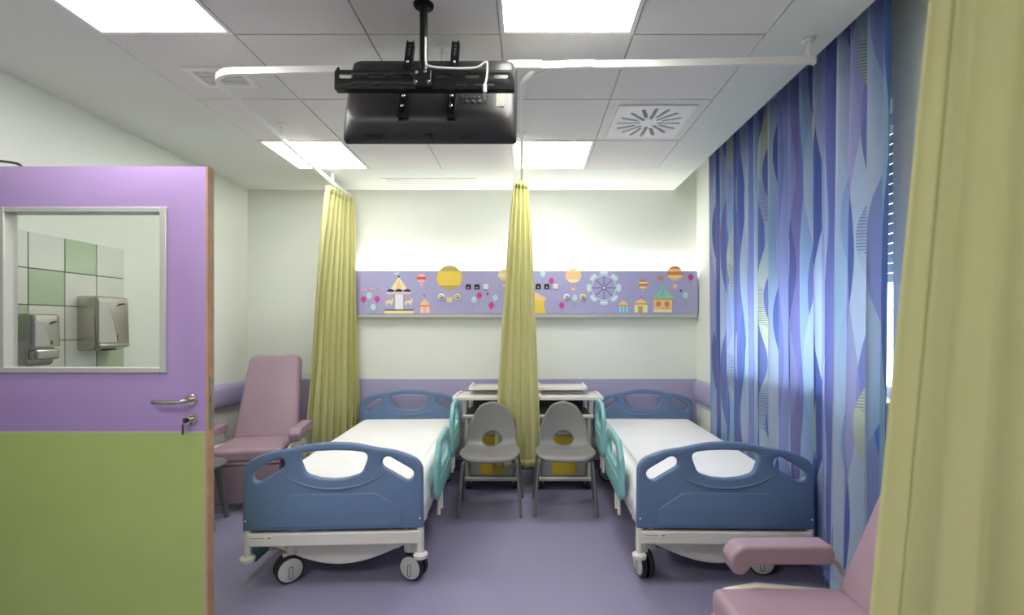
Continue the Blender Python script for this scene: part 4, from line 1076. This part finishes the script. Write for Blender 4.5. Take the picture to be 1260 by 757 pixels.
c = Bc(343, 204); air_balloon(c, 52 * KB, 48 * KB, [(-1, -0.55, 'ink_cream'), (-0.55, 0.5, 'ink_peach'), (0.5, 1, 'ink_cream')], (15 * KB, Bc(0, 302)[1], 18 * KB), KB, True)
c = Bc(794, 262); air_balloon(c, 30 * KB, 29 * KB, [(-1, -0.5, 'ink_cream'), (-0.5, 0.15, 'ink_orange'), (0.15, 0.55, 'ink_cream'), (0.55, 1, 'ink_orange')], (9 * KB, Bc(0, 308)[1], 10 * KB), KB)
c = Bc(1000, 190); air_balloon(c, 50 * KB, 47 * KB, [(-1, -0.55, 'ink_peach'), (-0.55, -0.3, 'ink_cream'), (-0.3, 0.2, 'ink_orange'), (0.2, 0.6, 'ink_peach'), (0.6, 1, 'ink_orange')], (15 * KB, Bc(0, 288)[1], 24 * KB), KB, True)
# carousel
a = Art(); R_ = lambda x0, y0, x1, y1: [A(x0, y0), A(x1, y0), A(x1, y1), A(x0, y1)]
a.shape(R_(247, 472, 452, 492), 'ink_cream', 2); a.shape(R_(247, 463, 452, 472), 'ink_brown', 3); a.shape(R_(322, 352, 378, 463), 'ink_white', 2); a.shape(R_(260, 345, 434, 358), 'ink_pink', 3)
a.shape([A(348, 232), A(412, 325), A(284, 325)], 'ink_cream', 2); a.shape([A(348, 250), A(372, 325), A(324, 325)], 'ink_peach', 3)
for x in (290, 348, 408): a.shape([A(x - 25, 343), A(x - 22, 326), A(x, 318), A(x + 22, 326), A(x + 25, 343)], 'ink_navy', 4); a.shape(R_(x - 28, 340, x + 28, 347), 'ink_white', 5)
a.shape([(p[0], p[1]) for p in ellipse(*A(348, 232), 7 * KA, 7 * KA, 12)], 'ink_navy', 4)
for x in (270, 288, 404, 428): a.line(A(x, 358), A(x, 463), 0.003, 'ink_pink', 2)
for x in (280, 415): a.shape([A(x - 26, 410), A(x - 8, 400), A(x + 18, 398), A(x + 24, 380), A(x + 32, 392), A(x + 24, 416), A(x + 18, 436), A(x + 8, 420), A(x - 10, 420), A(x - 18, 438), A(x - 24, 424)], 'ink_cream', 4)
a.build('printed_carousel', HP, fix=False)
# small pink tent and a garland
a = Art(); a.shape([A(530, 385), A(572, 436), A(490, 436)], 'ink_peach', 2); a.shape(R_(488, 434, 576, 441), 'ink_red', 3); a.shape(R_(496, 441, 568, 490), 'ink_pink', 2)
for x in (512, 552): a.shape(R_(x - 4, 441, x + 4, 490), 'ink_magenta', 3) if False else a.shape(R_(x - 5, 441, x + 5, 490), 'ink_cream', 3)
a.line(A(530, 385), A(530, 358), 0.0025, 'ink_brown', 2); a.shape([A(530, 356), A(514, 362), A(530, 368)], 'ink_magenta', 3); a.build('printed_tent', HP, fix=False)
a = Art()
gp = [A(72 + 21 * i, 316 + 6 * math.sin(i * 0.8)) for i in range(10)]
for p, q in zip(gp, gp[1:]): a.line(p, q, 0.003, 'ink_pink', 1)
for i, p in enumerate(gp[:-1]): a.shape([(p[0] - 0.009, p[1]), (p[0] + 0.009, p[1]), (p[0], p[1] - 0.016)], ('ink_orange', 'ink_peach', 'ink_pink')[i % 3], 2)
a.build('printed_garland', HP, fix=False)
# yellow tent behind the middle curtain
a = Art(); a.shape([A(1090, 378), A(1120, 360), Bc(60, 290), Bc(168, 352), Bc(150, 380), A(1100, 395)], 'ink_peach', 2); a.shape([A(1110, 400), Bc(160, 366), Bc(152, 400), Bc(166, 450), A(1096, 490)], 'ink_yellow', 3); a.build('printed_tent', HP, fix=False)
# ferris wheel
a = Art(); c = Bc(541, 285)
a.shape(ellipse(c[0], c[1], 82 * KB, 82 * KB, 32), 'ink_white', 1); a.shape(ellipse(c[0], c[1], 78 * KB, 78 * KB, 32), 'panel_lilac', 2)
for k in range(8):
    t = k * PI / 4; d = (math.cos(t), math.sin(t))
    a.line(c, (c[0] + d[0] * 78 * KB, c[1] + d[1] * 78 * KB), 0.0055, 'ink_navy', 3)
    g = (c[0] + d[0] * 96 * KB, c[1] + d[1] * 96 * KB)
    rot = [(g[0] + p * -d[1] + q * d[0], g[1] + p * d[0] + q * d[1]) for p, q in ellipse(0, 0, 27 * KB, 17 * KB, 16)]
    a.shape(rot, 'ink_mint', 4); rot = [(g[0] + p * -d[1] + q * d[0], g[1] + p * d[0] + q * d[1]) for p, q in ellipse(0, 0, 27 * KB, 5 * KB, 12)]; a.shape(rot, 'ink_white', 5)
a.shape(ellipse(c[0], c[1], 14 * KB, 14 * KB, 16), 'ink_navy', 5); a.shape(ellipse(c[0], c[1], 10 * KB, 10 * KB, 16), 'ink_mint', 6)
a.build('printed_ferris_wheel', HP, fix=False)
# three stalls on the right
RB = lambda x0, y0, x1, y1: [Bc(x0, y0), Bc(x1, y0), Bc(x1, y1), Bc(x0, y1)]
a = Art(); a.shape(RB(632, 402, 702, 444), 'ink_aqua', 2)
for x in (646, 668, 690): a.shape(RB(x - 4, 402, x + 4, 444), 'ink_mint', 3)
a.shape([Bc(632, 400), Bc(645, 382), Bc(666, 366), Bc(688, 382), Bc(702, 400)], 'ink_peach', 3); a.shape(RB(628, 396, 706, 403), 'ink_orange', 4); a.build('printed_tent', HP, fix=False)
a = Art(); a.shape(RB(738, 392, 824, 445), 'ink_cream', 2); a.shape(RB(762, 404, 792, 445), 'ink_olive', 3); a.shape([Bc(734, 390), Bc(752, 368), Bc(780, 356), Bc(806, 368), Bc(828, 390)], 'ink_peach', 3); a.shape(RB(734, 386, 828, 393), 'ink_orange', 4); a.line(Bc(780, 358), Bc(780, 336), 0.0025, 'ink_brown', 2); a.build('printed_tent', HP, fix=False)
a = Art(); a.shape(RB(862, 362, 980, 444), 'ink_peach', 2); a.shape([Bc(920, 250), Bc(940, 300), Bc(1000, 356), Bc(848, 356), Bc(902, 300)], 'ink_green', 3); a.shape([Bc(920, 262), Bc(940, 340), Bc(902, 340)], 'ink_aqua', 4)
a.shape(RB(848, 354, 1000, 362), 'ink_olive', 4); a.shape(RB(862, 424, 980, 444), 'ink_cream', 3)
for x in (893, 948): a.shape(ellipse(*Bc(x, 390), 17 * KB, 19 * KB, 14), 'ink_orange', 3)
a.line(Bc(920, 250), Bc(920, 208), 0.003, 'ink_brown', 2); a.shape([Bc(920, 208), Bc(886, 214), Bc(888, 236), Bc(920, 232)], 'ink_orange', 3)
a.line(Bc(915, 416), Bc(932, 416), 0.005, 'ink_navy', 5); a.line(Bc(940, 416), Bc(966, 416), 0.005, 'ink_navy', 5); a.build('printed_tent', HP, fix=False)
a = Art(); a.shape([A(312, 212), A(322, 202), A(336, 204), A(348, 198), A(352, 214), A(330, 218)], 'ink_mint', 1); a.build('printed_cloud', HP, fix=False)
for p in (A(974, 355), Bc(1038, 303)):
    q = MB().lathe([(0.0, 0), (0.009, 0.0), (0.009, 0.004), (0.006, 0.006)], 'ink_navy', 14, Tr(p[0], -0.0006, p[1], PI / 2)).build('bell_button', HP, smooth=40)
# sockets and gas outlets
def socket(p, s, m):
    t = MB().box(p[0] - s, p[0] + s, -0.010, 0, p[1] - s, p[1] + s, m).build('socket', HP, bevel=0.002)
    q = MB()
    if m == 'white_plastic':
        for d in (-0.4, 0.4): q.lathe([(0.003, 0), (0.003, 0.0015)], 'ink_navy', 8, Tr(p[0] + d * s, -0.010, p[1], PI / 2))
    else:
        q.box(p[0] - s * 0.5, p[0] + s * 0.5, -0.012, -0.010, p[1] - s * 0.75, p[1] - s * 0.05, 'black_plastic'); q.box(p[0] - s * 0.25, p[0] + s * 0.25, -0.0135, -0.012, p[1] - s * 0.6, p[1] - s * 0.1, 'white_plastic')
    q.build('contact', t)
for x, m in ((838, 'black_plastic'), (899, 'black_plastic'), (960, 'white_plastic')): socket(A(x, 304), 17 * KA, m)
for x, m in ((117, 'black_plastic'), (172, 'black_plastic'), (229, 'white_plastic')): socket(Bc(x, 276), 16 * KB, m)
def outlet(p, r, m):
    t = MB().lathe([(r, 0), (r, 0.008), (r * 0.85, 0.012)], m, 22, Tr(p[0], 0, p[1], PI / 2)).build('gas_outlet', HP, smooth=40)
    MB().lathe([(r * 0.5, 0.0), (r * 0.5, 0.016), (r * 0.35, 0.018)], 'dark_steel' if m == 'white_plastic' else 'ink_brown', 16, Tr(p[0], -0.010, p[1], PI / 2)).build('coupling', t, smooth=40)
    MB().lathe([(r * 0.28, 0.0), (r * 0.28, 0.004)], 'white_plastic', 12, Tr(p[0], -0.027, p[1], PI / 2)).build('cap', t, smooth=40)
outlet(A(648, 375), 24 * KA, 'white_plastic'); outlet(A(761, 375), 23 * KA, 'ink_cream')
outlet(Bc(300, 345), 20 * KB, 'white_plastic'); outlet(Bc(405, 345), 20 * KB, 'ink_cream')
